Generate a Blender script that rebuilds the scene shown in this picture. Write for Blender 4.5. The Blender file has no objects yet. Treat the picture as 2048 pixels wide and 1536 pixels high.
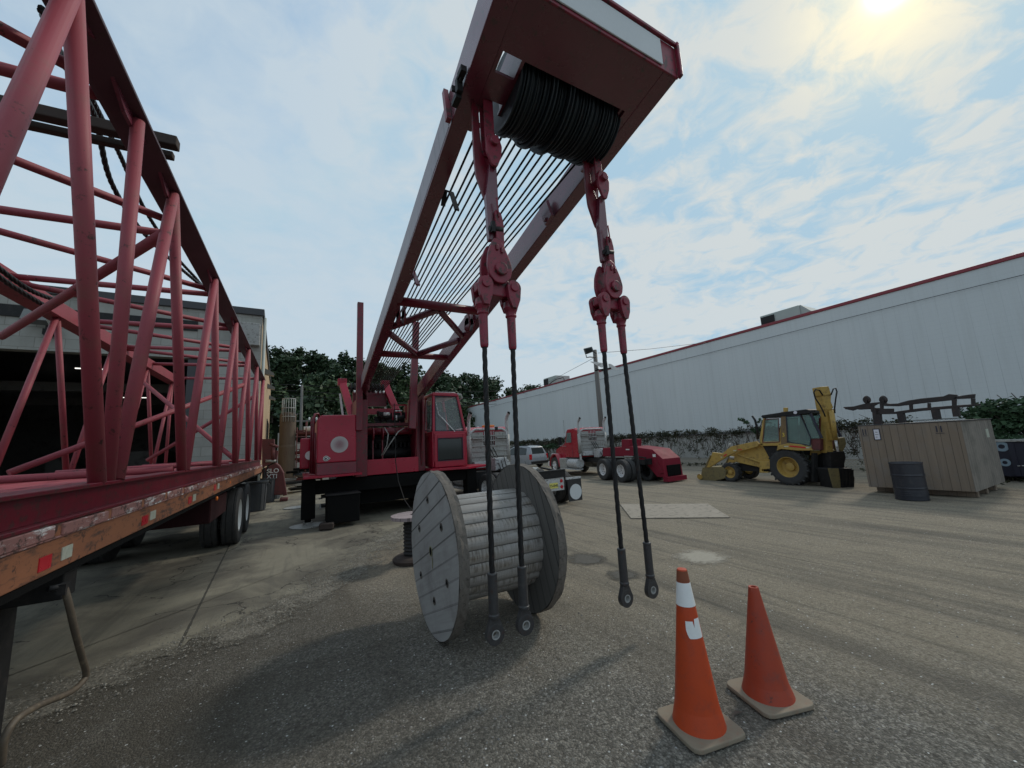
import bpy, bmesh, math, random
from mathutils import Vector, Matrix, noise
R = math.radians
sc = bpy.context.scene
COL = sc.collection
rnd = random.Random(7)

# ------------------------------------------------------------------ camera
FPX, CX, CY, EYE = 771.0, 1024.0, 768.0, 1.7
_up = Vector((-274, 5068, -771)).normalized()
_yv = Vector((-426, -143, -771)); _yv = (_yv - _up * _yv.dot(_up)).normalized()
_xv = _yv.cross(_up)
CAMROT = Matrix((_xv, _yv, _up))          # world = CAMROT @ camera space
CAM = Vector((0, 0, EYE))
cd = bpy.data.cameras.new("camera"); cam = bpy.data.objects.new("camera", cd); COL.objects.link(cam)
cd.sensor_width = 36; cd.lens = 36 * FPX / 2048; cd.clip_start = 0.05; cd.clip_end = 2000
cam.matrix_world = Matrix.Translation(CAM) @ CAMROT.to_4x4()
sc.camera = cam

def at(u, v, x=None, y=None, z=None, d=None):
    """surveying helper: where the line of sight through a photo pixel meets a wall, the ground or a distance"""
    r = CAMROT @ Vector((u - CX, CY - v, -FPX))
    if x is not None: k = x / r.x
    elif y is not None: k = y / r.y
    elif z is not None: k = (z - EYE) / r.z
    else: k = d / FPX
    return CAM + r * k

# ------------------------------------------------------------------ sky, sun, exposure
SUN_EL, SUN_AZ = R(40.0), R(80)           # azimuth from +Y towards +X
SUNDIR = Vector((math.sin(SUN_AZ) * math.cos(SUN_EL), math.cos(SUN_AZ) * math.cos(SUN_EL), math.sin(SUN_EL)))
w = bpy.data.worlds.new("World"); sc.world = w; w.use_nodes = True
nt = w.node_tree; nt.nodes.clear()
def N(t, **k):
    n = nt.nodes.new(t)
    for a, b in k.items(): setattr(n, a, b)
    return n
def L(a, b): nt.links.new(a, b)
def MA(op, a, b=None, c=None, clamp=False):
    m = N('ShaderNodeMath', operation=op); m.use_clamp = clamp
    for i, q in enumerate((a, b, c)):
        if q is None: continue
        if isinstance(q, (int, float)): m.inputs[i].default_value = q
        else: L(q, m.inputs[i])
    return m.outputs[0]
out = N('ShaderNodeOutputWorld'); bg = N('ShaderNodeBackground'); L(bg.outputs[0], out.inputs[0])
sky = N('ShaderNodeTexSky', sky_type='NISHITA'); sky.sun_disc = False
sky.sun_elevation = SUN_EL; sky.sun_rotation = SUN_AZ; sky.air_density = 1.0; sky.dust_density = 1.2
tc = N('ShaderNodeTexCoord'); sp = N('ShaderNodeSeparateXYZ'); L(tc.outputs['Generated'], sp.inputs[0])
zz = MA('MAXIMUM', MA('ADD', sp.outputs[2], 0.10), 0.06)
px_ = MA('DIVIDE', sp.outputs[0], zz); py_ = MA('DIVIDE', sp.outputs[1], zz)
cmb = N('ShaderNodeCombineXYZ'); L(px_, cmb.inputs[0]); L(py_, cmb.inputs[1])
n1 = N('ShaderNodeTexNoise'); L(cmb.outputs[0], n1.inputs['Vector']); n1.inputs['Scale'].default_value = 1.5; n1.inputs['Detail'].default_value = 9; n1.inputs['Roughness'].default_value = 0.56; n1.inputs['Distortion'].default_value = 0.35
n2 = N('ShaderNodeTexNoise'); L(cmb.outputs[0], n2.inputs['Vector']); n2.inputs['Scale'].default_value = 7.5; n2.inputs['Detail'].default_value = 7; n2.inputs['Roughness'].default_value = 0.6; n2.inputs['Distortion'].default_value = 0.6
vd = N('ShaderNodeVectorMath', operation='DOT_PRODUCT'); L(tc.outputs['Generated'], vd.inputs[0]); vd.inputs[1].default_value = SUNDIR
sdot = MA('MAXIMUM', vd.outputs['Value'], 0.0)
near = MA('MULTIPLY', MA('SUBTRACT', sdot, 0.45), 1.6, clamp=True)          # broken cloud round the sun, veil elsewhere
base = MA('ADD', MA('MULTIPLY', MA('SUBTRACT', n1.outputs[0], 0.47), MA('ADD', MA('MULTIPLY', near, 2.6), 2.2)), MA('SUBTRACT', 0.74, MA('MULTIPLY', near, 0.30)))
rip = MA('MULTIPLY', MA('SUBTRACT', n2.outputs[0], 0.5), MA('ADD', MA('MULTIPLY', near, 4.2), 0.9))
hz = MA('SUBTRACT', 1.0, MA('MULTIPLY', MA('MAXIMUM', sp.outputs[2], 0.0), 2.6), clamp=True)
cov = MA('ADD', MA('ADD', base, rip), MA('MULTIPLY', hz, 0.9), clamp=True)
cov = MA('MULTIPLY', cov, 0.90)
cc = N('ShaderNodeMixRGB'); cc.inputs[1].default_value = (4.0, 4.75, 5.35, 1); cc.inputs[2].default_value = (5.25, 5.3, 5.0, 1); L(MA('MULTIPLY', near, 0.8), cc.inputs[0])
mx = N('ShaderNodeMixRGB'); L(cov, mx.inputs[0])
skym = N('ShaderNodeMixRGB', blend_type='MULTIPLY'); skym.inputs[0].default_value = 1; L(sky.outputs[0], skym.inputs[1]); skym.inputs[2].default_value = (2.0, 2.1, 1.75, 1)
dk_ = N('ShaderNodeMixRGB', blend_type='DARKEN'); dk_.inputs[0].default_value = 1; L(skym.outputs[0], dk_.inputs[1]); dk_.inputs[2].default_value = (2.95, 4.3, 5.35, 1); L(dk_.outputs[0], mx.inputs[1]); L(cc.outputs[0], mx.inputs[2])
g1 = MA('MULTIPLY', MA('POWER', sdot, 5000.0), 22.0); g2 = MA('ADD', MA('MULTIPLY', MA('MULTIPLY', MA('POWER', sdot, 200.0), MA('MULTIPLY', n2.outputs[0], 2.0)), 2.3), MA('MULTIPLY', MA('POWER', sdot, 26.0), 0.55))
gl = N('ShaderNodeCombineXYZ'); L(MA('ADD', g1, MA('MULTIPLY', g2, 1.25)), gl.inputs[0]); L(MA('ADD', MA('MULTIPLY', g1, .9), MA('MULTIPLY', g2, 0.86)), gl.inputs[1]); L(MA('ADD', MA('MULTIPLY', g1, .75), MA('MULTIPLY', g2, 0.12)), gl.inputs[2])
ad = N('ShaderNodeMixRGB', blend_type='ADD'); ad.inputs[0].default_value = 1; L(mx.outputs[0], ad.inputs[1]); L(gl.outputs[0], ad.inputs[2])
L(ad.outputs[0], bg.inputs[0]); bg.inputs[1].default_value = 0.12
sl = bpy.data.lights.new("sun", 'SUN'); so = bpy.data.objects.new("sun", sl); COL.objects.link(so)
sl.energy = 1.15; sl.angle = R(7); sl.color = (1, .93, .82)
so.rotation_euler = SUNDIR.to_track_quat('Z', 'Y').to_euler(); so.location = (20, 5, 20)
sc.view_settings.view_transform = 'Standard'; sc.view_settings.look = 'None'
sc.view_settings.exposure = 0.18; sc.view_settings.gamma = 1

# ------------------------------------------------------------------ materials
def newmat(name):
    global nt
    m = bpy.data.materials.new(name); m.use_nodes = True; nt = m.node_tree
    b = nt.nodes['Principled BSDF']; return m, b
def ramp(fac, stops, interp='LINEAR'):
    r = N('ShaderNodeValToRGB'); r.color_ramp.interpolation = interp
    e = r.color_ramp.elements
    while len(e) < len(stops): e.new(0.5)
    for q, (p, c) in zip(e, stops): q.position = p; q.color = c if len(c) == 4 else (*c, 1)
    L(fac, r.inputs[0]); return r.outputs[0]
def noi(scale, detail=4, rough=.55, vec=None, dist=0, stretch=None):
    n = N('ShaderNodeTexNoise'); n.inputs['Scale'].default_value = scale; n.inputs['Detail'].default_value = detail
    n.inputs['Roughness'].default_value = rough; n.inputs['Distortion'].default_value = dist
    if vec is None:
        t = N('ShaderNodeTexCoord'); vec = t.outputs['Object']
    if stretch:
        mp = N('ShaderNodeMapping'); mp.inputs['Scale'].default_value = stretch; L(vec, mp.inputs[0]); vec = mp.outputs[0]
    L(vec, n.inputs['Vector']); return n.outputs[0]
def mixc(fac, a, b, mode='MIX'):
    m = N('ShaderNodeMixRGB', blend_type=mode)
    for i, q in ((0, fac), (1, a), (2, b)):
        if isinstance(q, (int, float)): m.inputs[i].default_value = q
        elif isinstance(q, tuple): m.inputs[i].default_value = (*q, 1) if len(q) == 3 else q
        else: L(q, m.inputs[i])
    return m.outputs[0]
def bump(b, h, strength=.3, dist=.01):
    n = N('ShaderNodeBump'); n.inputs['Strength'].default_value = strength; n.inputs['Distance'].default_value = dist
    L(h, n.inputs['Height']); L(n.outputs[0], b.inputs['Normal'])
def paint(name, col, col2=None, rough=.45, chips=0, metal=0, sc1=3.0, wear=.35, dirt=None, dirtamt=.35, bmp=.12, fine=60, spec=.5, stretch=None):
    m, b = newmat(name)
    col2 = col2 or tuple(c * .6 for c in col)
    a = noi(sc1, 6, .6, stretch=stretch); c = mixc(MA('MULTIPLY', MA('SUBTRACT', a, .35, clamp=True), wear * 3, clamp=True), col, col2)
    if dirt:
        d = noi(sc1 * 2.3, 8, .7, stretch=stretch); c = mixc(MA('MULTIPLY', MA('SUBTRACT', d, .52, clamp=True), dirtamt * 10, clamp=True), c, dirt)
    if chips:
        ch = MA('MULTIPLY', MA('SUBTRACT', MA('ADD', noi(16, 8, .75), MA('MULTIPLY', a, .22)), .725 - chips * .08, clamp=True), 14, clamp=True)
        c = mixc(ch, c, (.055, .03, .025))
        sk = MA('MULTIPLY', MA('SUBTRACT', noi(3, 6, .65, stretch=(4, 4, .35)), .56, clamp=True), 3.0 * chips, clamp=True); c = mixc(sk, c, tuple(q * .45 + .012 for q in col))
    f = noi(fine, 3); c = mixc(MA('MULTIPLY', f, .25), c, tuple(q * .55 for q in col))
    L(c, b.inputs['Base Color']); b.inputs['Roughness'].default_value = rough; b.inputs['Metallic'].default_value = metal
    b.inputs['Specular IOR Level'].default_value = spec
    L(MA('ADD', MA('MULTIPLY', a, .25), rough - .12), b.inputs['Roughness'])
    bump(b, f, bmp, .003)
    return m
M = {}
def softpatch(name, col, col2, c0, rx, ry):
    m, b = newmat(name); o_ = nt.nodes['Material Output']; t = N('ShaderNodeTexCoord'); mp = N('ShaderNodeMapping'); mp.inputs['Scale'].default_value = (1 / rx, 1 / ry, 0); mp.inputs['Location'].default_value = (-c0[0] / rx, -c0[1] / ry, 0); L(t.outputs['Object'], mp.inputs[0])
    ln_ = N('ShaderNodeVectorMath', operation='LENGTH'); L(mp.outputs[0], ln_.inputs[0]); d = MA('ADD', ln_.outputs['Value'], MA('MULTIPLY', MA('SUBTRACT', noi(7, 8, .75), .5), 1.5))
    al = MA('MULTIPLY', MA('SUBTRACT', 1.12, d), 1.8, clamp=True); c = mixc(noi(24, 6, .7), col, col2); L(c, b.inputs['Base Color']); b.inputs['Roughness'].default_value = .95; bump(b, noi(40, 5, .7), .7, .012)
    tr = N('ShaderNodeBsdfTransparent'); mm = N('ShaderNodeMixShader'); L(al, mm.inputs[0]); L(tr.outputs[0], mm.inputs[1]); L(b.outputs[0], mm.inputs[2]); L(mm.outputs[0], o_.inputs[0]); return m
M['crane'] = paint('crane_red_paint', (.37, .004, .030), (.25, .005, .024), .30, chips=.08, sc1=2, dirt=(.14, .02, .03), dirtamt=.10, spec=.5)
M['craned'] = paint('crane_dark_red', (.17, .006, .020), (.10, .007, .016), .38, chips=1, sc1=3, dirt=(.05, .02, .02), dirtamt=.25)
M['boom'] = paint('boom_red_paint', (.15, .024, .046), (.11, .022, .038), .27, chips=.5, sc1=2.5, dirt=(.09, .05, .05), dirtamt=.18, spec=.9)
M['lattice'] = paint('faded_red_paint', (.33, .058, .078), (.24, .046, .060), .58, chips=.3, sc1=1.6, dirt=(.22, .09, .075), dirtamt=.35, fine=140)
M['pend'] = paint('rigging_red_paint', (.26, .020, .045), (.17, .022, .038), .42, chips=1.1, sc1=9, dirt=(.12, .04, .045), dirtamt=.3)
M['truckred'] = paint('truck_red_paint', (.38, .008, .026), (.30, .007, .022), .26, sc1=2, spec=.7, bmp=.03)
M['lowboy'] = paint('trailer_maroon_paint', (.22, .014, .032), (.18, .015, .03), .65, spec=.25, sc1=3, dirt=(.08, .03, .03))
M['black'] = paint('grimy_black_steel', (.014, .014, .015), (.024, .022, .021), .6, sc1=5, spec=.3, dirt=(.06, .05, .045), dirtamt=.3)
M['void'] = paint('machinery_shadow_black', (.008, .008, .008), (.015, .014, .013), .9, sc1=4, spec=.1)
M['rubber'] = paint('tyre_rubber', (.030, .030, .031), (.055, .052, .048), .8, sc1=6, dirt=(.09, .08, .07), dirtamt=.3, fine=90, bmp=.4)
M['alu'] = paint('brushed_aluminium', (.55, .56, .56), (.40, .40, .39), .38, .85, sc1=4, dirt=(.25, .23, .2), dirtamt=.25)
M['diamond'] = paint('dull_aluminium_plate', (.38, .38, .36), (.26, .25, .23), .5, .55, sc1=5, dirt=(.12, .11, .09), dirtamt=.5)
M['chrome'] = paint('chrome', (.75, .75, .75), (.6, .6, .6), .18, 1, sc1=4)
M['white'] = paint('white_paint', (.75, .75, .73), (.6, .6, .57), .5, sc1=5, dirt=(.3, .28, .24), dirtamt=.2)
M['greyp'] = paint('pale_grey_plate', (.62, .65, .66), (.52, .54, .56), .45, sc1=.8)
M['silver'] = paint('silver_car_paint', (.30, .32, .35), (.24, .26, .29), .25, .5, sc1=1)
M['yellow'] = paint('faded_machine_yellow', (.48, .31, .075), (.34, .21, .06), .55, chips=.35, sc1=3, dirt=(.16, .10, .05), dirtamt=.45)
M['olive'] = paint('dirty_yellow_steel', (.22, .17, .07), (.11, .10, .07), .7, sc1=6, dirt=(.06, .055, .045), dirtamt=.6)
M['amber'] = paint('amber_plastic', (.9, .22, .02), (.8, .18, .02), .3, sc1=4)
M['redl'] = paint('red_lens', (.5, .01, .02), (.4, .01, .02), .25, sc1=4)
M['plate'] = paint('yellow_licence_plate', (.75, .68, .15), (.65, .6, .2), .5, sc1=9)
M['ink'] = paint('dark_ink', (.03, .03, .05), (.04, .03, .05), .7, sc1=9)
M['rope'] = paint('greased_wire_rope', (.012, .012, .013), (.028, .026, .025), .5, .2, spec=.3, sc1=30, bmp=.5)
M['sheave'] = paint('rope_filled_sheave', (.018, .028, .034), (.03, .03, .035), .5, .3, sc1=12)
M['timber'] = paint('dark_weathered_timber', (.05, .036, .03), (.08, .06, .05), .9, sc1=7, stretch=(1, 8, 8))
M['can'] = paint('grey_bin_plastic', (.055, .06, .068), (.09, .095, .1), .6, sc1=5)
M['poleg'] = paint('weathered_pole', (.16, .15, .14), (.10, .09, .085), .8, sc1=3, stretch=(6, 6, .4))
M['lampg'] = paint('lamp_grey', (.13, .14, .14), (.2, .2, .2), .4, sc1=5)
M['darkglass'], b = newmat('dark_glass'); b.inputs['Base Color'].default_value = (.02, .025, .025, 1); b.inputs['Roughness'].default_value = .08
def glass(name, tint, keep):
    m, b = newmat(name); o = nt.nodes['Material Output']
    b.inputs['Base Color'].default_value = (*[t * .5 for t in tint], 1); b.inputs['Roughness'].default_value = .06
    t = N('ShaderNodeBsdfTransparent'); t.inputs[0].default_value = (*tint, 1)
    mm = N('ShaderNodeMixShader'); mm.inputs[0].default_value = keep; L(t.outputs[0], mm.inputs[1]); L(b.outputs[0], mm.inputs[2]); L(mm.outputs[0], o.inputs[0])
    return m
M['glass'] = glass('green_tinted_glass', (.62, .78, .74), .38)
M['cabglass'] = glass('sheen_toned_cab_glass', (.86, .93, .93), .34)  # pale base colour stands in for reflection on the panes
M['tanpost'] = paint('worn_brown_post', (.20, .13, .06), (.13, .085, .045), .6, chips=.4, sc1=4)
M['chordshade'] = paint('shaded_chord_red', (.075, .028, .040), (.05, .022, .03), .5, chips=.2, sc1=2)  # lattice red darkened: shade on the chord's underside put into the colour
M['tube'], b = newmat('fluorescent_tube'); b.inputs['Emission Color'].default_value = (1, .98, .9, 1); b.inputs['Emission Strength'].default_value = 1.3
# wood of the reel: grey boards
def boards(name, col, col2, axis, width, gap=.012, rough=.85, streak=(1, 1, .05), scale=9, knots=True, dirt=None, rot=0):
    m, b = newmat(name); t = N('ShaderNodeTexCoord'); mp = N('ShaderNodeMapping'); L(t.outputs['Object'], mp.inputs[0]); mp.inputs['Rotation'].default_value = rot if rot else (0, 0, 0)
    s = N('ShaderNodeSeparateXYZ'); L(mp.outputs[0], s.inputs[0]); v = MA('DIVIDE', s.outputs[axis], width)
    idx = MA('FLOOR', v); fr = MA('FRACT', v)
    wn = N('ShaderNodeTexWhiteNoise', noise_dimensions='1D'); L(idx, wn.inputs['W'])
    st = list((1, 1, 1)); 
    g = N('ShaderNodeMapping'); g.inputs['Scale'].default_value = streak; L(mp.outputs[0], g.inputs[0])
    off = N('ShaderNodeCombineXYZ'); L(MA('MULTIPLY', wn.outputs[0], 7), off.inputs[0]); L(MA('MULTIPLY', wn.outputs[0], 13), off.inputs[1]); L(off.outputs[0], g.inputs['Location'])
    gr = noi(scale, 8, .65, vec=g.outputs[0], dist=.6); c = mixc(gr, col2, col)
    c = mixc(MA('MULTIPLY', wn.outputs[0], .45), c, tuple(q * .62 for q in col), 'MIX')
    if dirt:
        dd = noi(2.2, 7, .7, vec=mp.outputs[0]); c = mixc(MA('MULTIPLY', MA('SUBTRACT', dd, .47, clamp=True), 4, clamp=True), c, dirt)
    ln = MA('ADD', MA('LESS_THAN', fr, gap / width), MA('GREATER_THAN', fr, 1 - gap * .4 / width), clamp=True)
    c = mixc(MA('MULTIPLY', ln, MA('ADD', MA('MULTIPLY', wn.outputs[0], .65), .25)), c, (.015, .013, .012))
    L(c, b.inputs['Base Color']); b.inputs['Roughness'].default_value = rough
    hh = MA('SUBTRACT', MA('MULTIPLY', gr, .5), MA('MULTIPLY', ln, 1.0)); bump(b, hh, .6, .006)
    return m
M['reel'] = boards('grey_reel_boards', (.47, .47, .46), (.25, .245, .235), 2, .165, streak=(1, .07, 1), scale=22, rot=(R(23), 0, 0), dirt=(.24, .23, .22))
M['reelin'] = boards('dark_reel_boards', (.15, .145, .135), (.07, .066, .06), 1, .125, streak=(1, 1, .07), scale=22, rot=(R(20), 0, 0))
M['rim'] = paint('splintered_wood_edge', (.17, .15, .13), (.08, .07, .06), .9, sc1=14, dirt=(.04, .035, .03), dirtamt=.5, bmp=.6)
M['crate'] = boards('weathered_crate_boards', (.31, .235, .17), (.13, .10, .08), 1, .135, gap=.006, streak=(1, 1, .08), scale=12, dirt=(.21, .18, .155))
M['crateside'] = boards('grey_crate_boards', (.30, .265, .23), (.18, .155, .13), 0, .16, gap=.008, streak=(1, 1, .08), scale=12, dirt=(.13, .12, .10))
M['rail'] = paint('worn_orange_rail', (.37, .145, .068), (.22, .075, .042), .6, chips=.8, sc1=2.4, dirt=(.085, .05, .04), dirtamt=1.0, fine=70, stretch=(1, .6, 3))
M['rub'] = paint('chipped_pink_rail', (.36, .17, .15), (.22, .085, .075), .7, sc1=2.6, chips=1.2, dirt=(.80, .78, .76), dirtamt=1.1, fine=50, stretch=(1, .8, 4))
M['deckw'] = paint('old_deck_boards', (.16, .12, .10), (.09, .07, .06), .85, sc1=5)
# drum of reel: lagging with stamped marks
m, b = newmat('reel_drum_lagging'); M['drumwrap'] = m
t = N('ShaderNodeTexCoord'); s = N('ShaderNodeSeparateXYZ'); L(t.outputs['Object'], s.inputs[0])
ang = MA('DIVIDE', MA('ARCTAN2', s.outputs[1], s.outputs[2]), 2 * math.pi / 26); fr = MA('FRACT', ang)
cv = N('ShaderNodeCombineXYZ'); L(MA('MULTIPLY', s.outputs[0], 1.0), cv.inputs[0]); L(MA('MULTIPLY', ang, .10), cv.inputs[1])
fine = noi(1, 3, .6, vec=cv.outputs[0], stretch=(55, 7, 1)); bl = noi(1, 5, .6, vec=cv.outputs[0], stretch=(2.6, 9, 1))
mark = MA('MULTIPLY', MA('MULTIPLY', MA('SUBTRACT', fine, .44, clamp=True), 6, clamp=True), MA('MULTIPLY', MA('SUBTRACT', MA('ADD', bl, MA('MULTIPLY', fr, .22)), .55, clamp=True), 5, clamp=True), clamp=True)
c = mixc(noi(3, 8, .7, stretch=(.5, 4, 4)), (.17, .155, .14), (.40, .385, .365)); c = mixc(mark, c, (.10, .085, .07))
c = mixc(MA('MULTIPLY', MA('SUBTRACT', bl, .5, clamp=True), 1.8, clamp=True), c, (.24, .19, .13))
ln = MA('LESS_THAN', fr, .07); c = mixc(MA('MULTIPLY', ln, .8), c, (.03, .028, .025)); L(c, b.inputs['Base Color']); b.inputs['Roughness'].default_value = .36
bump(b, MA('SUBTRACT', fine, MA('MULTIPLY', ln, 1.5)), .5, .006)
# corrugated wall
m, b = newmat('pale_metal_siding'); M['siding'] = m
t = N('ShaderNodeTexCoord'); s = N('ShaderNodeSeparateXYZ'); L(t.outputs['Object'], s.inputs[0])
f = MA('FRACT', MA('DIVIDE', s.outputs[1], .44)); seam = MA('LESS_THAN', f, .03)
f2 = MA('FRACT', MA('DIVIDE', s.outputs[1], .155)); rib = MA('SINE', MA('MULTIPLY', f2, 6.283))
hs = MA('LESS_THAN', MA('FRACT', MA('DIVIDE', s.outputs[2], .205)), .05)
c = mixc(noi(.35, 5, .6, stretch=(1, 1, .35)), (.54, .57, .58), (.64, .66, .66)); c = mixc(MA('MULTIPLY', MA('SUBTRACT', noi(1.2, 7, .7, stretch=(1, 2.2, .12)), .5, clamp=True), 1.5, clamp=True), c, (.44, .45, .44))
c = mixc(MA('MULTIPLY', seam, MA('MULTIPLY', MA('MULTIPLY', noi(.5, 2), MA('SUBTRACT', 1.15, MA('MULTIPLY', MA('SUBTRACT', s.outputs[2], 1.6), .16), clamp=True)), .75)), c, (.20, .22, .23)); c = mixc(MA('MULTIPLY', hs, MA('MULTIPLY', noi(.9, 4), .28)), c, (.25, .27, .28))
L(c, b.inputs['Base Color']); b.inputs['Roughness'].default_value = .5; bump(b, MA('ADD', rib, MA('MULTIPLY', noi(3, 3), .6)), .12, .015)
m, b = newmat('block_wall'); M['block'] = m
t = N('ShaderNodeTexCoord'); s = N('ShaderNodeSeparateXYZ'); L(t.outputs['Object'], s.inputs[0]); cvv = N('ShaderNodeCombineXYZ'); L(MA('ADD', s.outputs[0], s.outputs[1]), cvv.inputs[0]); L(s.outputs[2], cvv.inputs[1])
bk = N('ShaderNodeTexBrick'); L(cvv.outputs[0], bk.inputs['Vector']); bk.inputs['Scale'].default_value = 1; bk.inputs['Brick Width'].default_value = .6; bk.inputs['Row Height'].default_value = .3; bk.inputs['Mortar Size'].default_value = .008
bk.inputs['Color1'].default_value = (.36, .355, .325, 1); bk.inputs['Color2'].default_value = (.30, .30, .275, 1); bk.inputs['Mortar'].default_value = (.22, .21, .19, 1)
c = mixc(MA('MULTIPLY', MA('SUBTRACT', noi(1.1, 8, .7, stretch=(1, 1, .5)), .48, clamp=True), 3, clamp=True), bk.outputs[0], (.20, .19, .165)); L(c, b.inputs['Base Color']); b.inputs['Roughness'].default_value = .9; bump(b, noi(30, 4), .3, .01)
M['tan'] = paint('tan_stucco', (.50, .36, .22), (.42, .30, .18), .85, sc1=1.5, dirt=(.30, .22, .15), dirtamt=.3, bmp=.3)
M['concrete'] = paint('pale_concrete', (.42, .41, .38), (.33, .32, .30), .85, sc1=2, dirt=(.2, .19, .17), dirtamt=.4, bmp=.3)
M['rooftrim'] = paint('warehouse_red_trim', (.26, .03, .045), (.2, .03, .04), .5, sc1=1)
M['darktrim'] = paint('dark_roof_trim', (.05, .05, .055), (.08, .08, .08), .6, sc1=3)
M['tank'] = paint('stained_tank', (.13, .095, .065), (.08, .055, .04), .75, sc1=2.5, dirt=(.10, .05, .045), dirtamt=.5, stretch=(3, 3, .4))
M['rust'] = paint('rusty_red_steel', (.14, .035, .035), (.075, .03, .028), .75, sc1=4, dirt=(.04, .03, .028), dirtamt=.5)
M['conered'] = paint('faded_orange_cone', (.52, .060, .010), (.42, .048, .012), .5, sc1=5, dirt=(.25, .05, .03), dirtamt=.3)
M['coneold'] = paint('dull_orange_cone', (.38, .050, .018), (.28, .036, .020), .55, chips=.12, sc1=5, dirt=(.22, .055, .04), dirtamt=.5)
M['conebase'] = paint('dusty_cone_base', (.27, .225, .165), (.17, .14, .11), .85, sc1=9, dirt=(.32, .11, .06), dirtamt=.2)
M['reflect'] = paint('white_reflective_sleeve', (.84, .85, .84), (.72, .73, .72), .35, sc1=12)
M['ply'] = paint('dirty_plywood', (.33, .285, .23), (.24, .21, .17), .85, sc1=3.5, dirt=(.17, .15, .12), dirtamt=1.0)
M['paper'] = paint('paper', (.72, .70, .76), (.62, .6, .66), .7, sc1=9)
M['lightmetal'] = paint('pale_hvac_metal', (.42, .46, .43), (.34, .38, .36), .5, sc1=2)
M['darkblue'] = paint('dark_blue_steel', (.012, .014, .03), (.02, .02, .03), .5, sc1=3)
M['paleblue'] = paint('pale_blue_paint', (.22, .30, .36), (.12, .16, .22), .6, sc1=4)
M['threey'] = paint('yellow_number_paint', (.75, .55, .08), (.6, .45, .07), .6, sc1=9)
M['link'] = paint('galvanised_link', (.36, .37, .36), (.26, .26, .25), .5, .4, sc1=9)
def leafmat(name, a, b2, sc1):
    m, b = newmat(name); t = N('ShaderNodeTexCoord')
    c = mixc(noi(sc1, 4), a, b2); g = N('ShaderNodeNewGeometry'); c = mixc(MA('MULTIPLY', g.outputs['Random Per Island'], .6), c, tuple(q * 1.7 for q in b2))
    L(c, b.inputs['Base Color']); b.inputs['Roughness'].default_value = .6; b.inputs['Specular IOR Level'].default_value = .25; return m
M['leaf'] = leafmat('tree_foliage', (.018, .032, .018), (.035, .060, .028), .15)
M['leaf2'] = leafmat('paler_tree_foliage', (.03, .05, .022), (.055, .085, .035), .3)
M['vine'] = leafmat('vine_foliage', (.022, .026, .014), (.045, .045, .025), 1.5)
M['bush'] = leafmat('bush_foliage', (.022, .045, .024), (.04, .075, .035), 2)
M['twig'] = paint('dry_twigs', (.10, .075, .06), (.06, .045, .04), .9)

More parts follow.
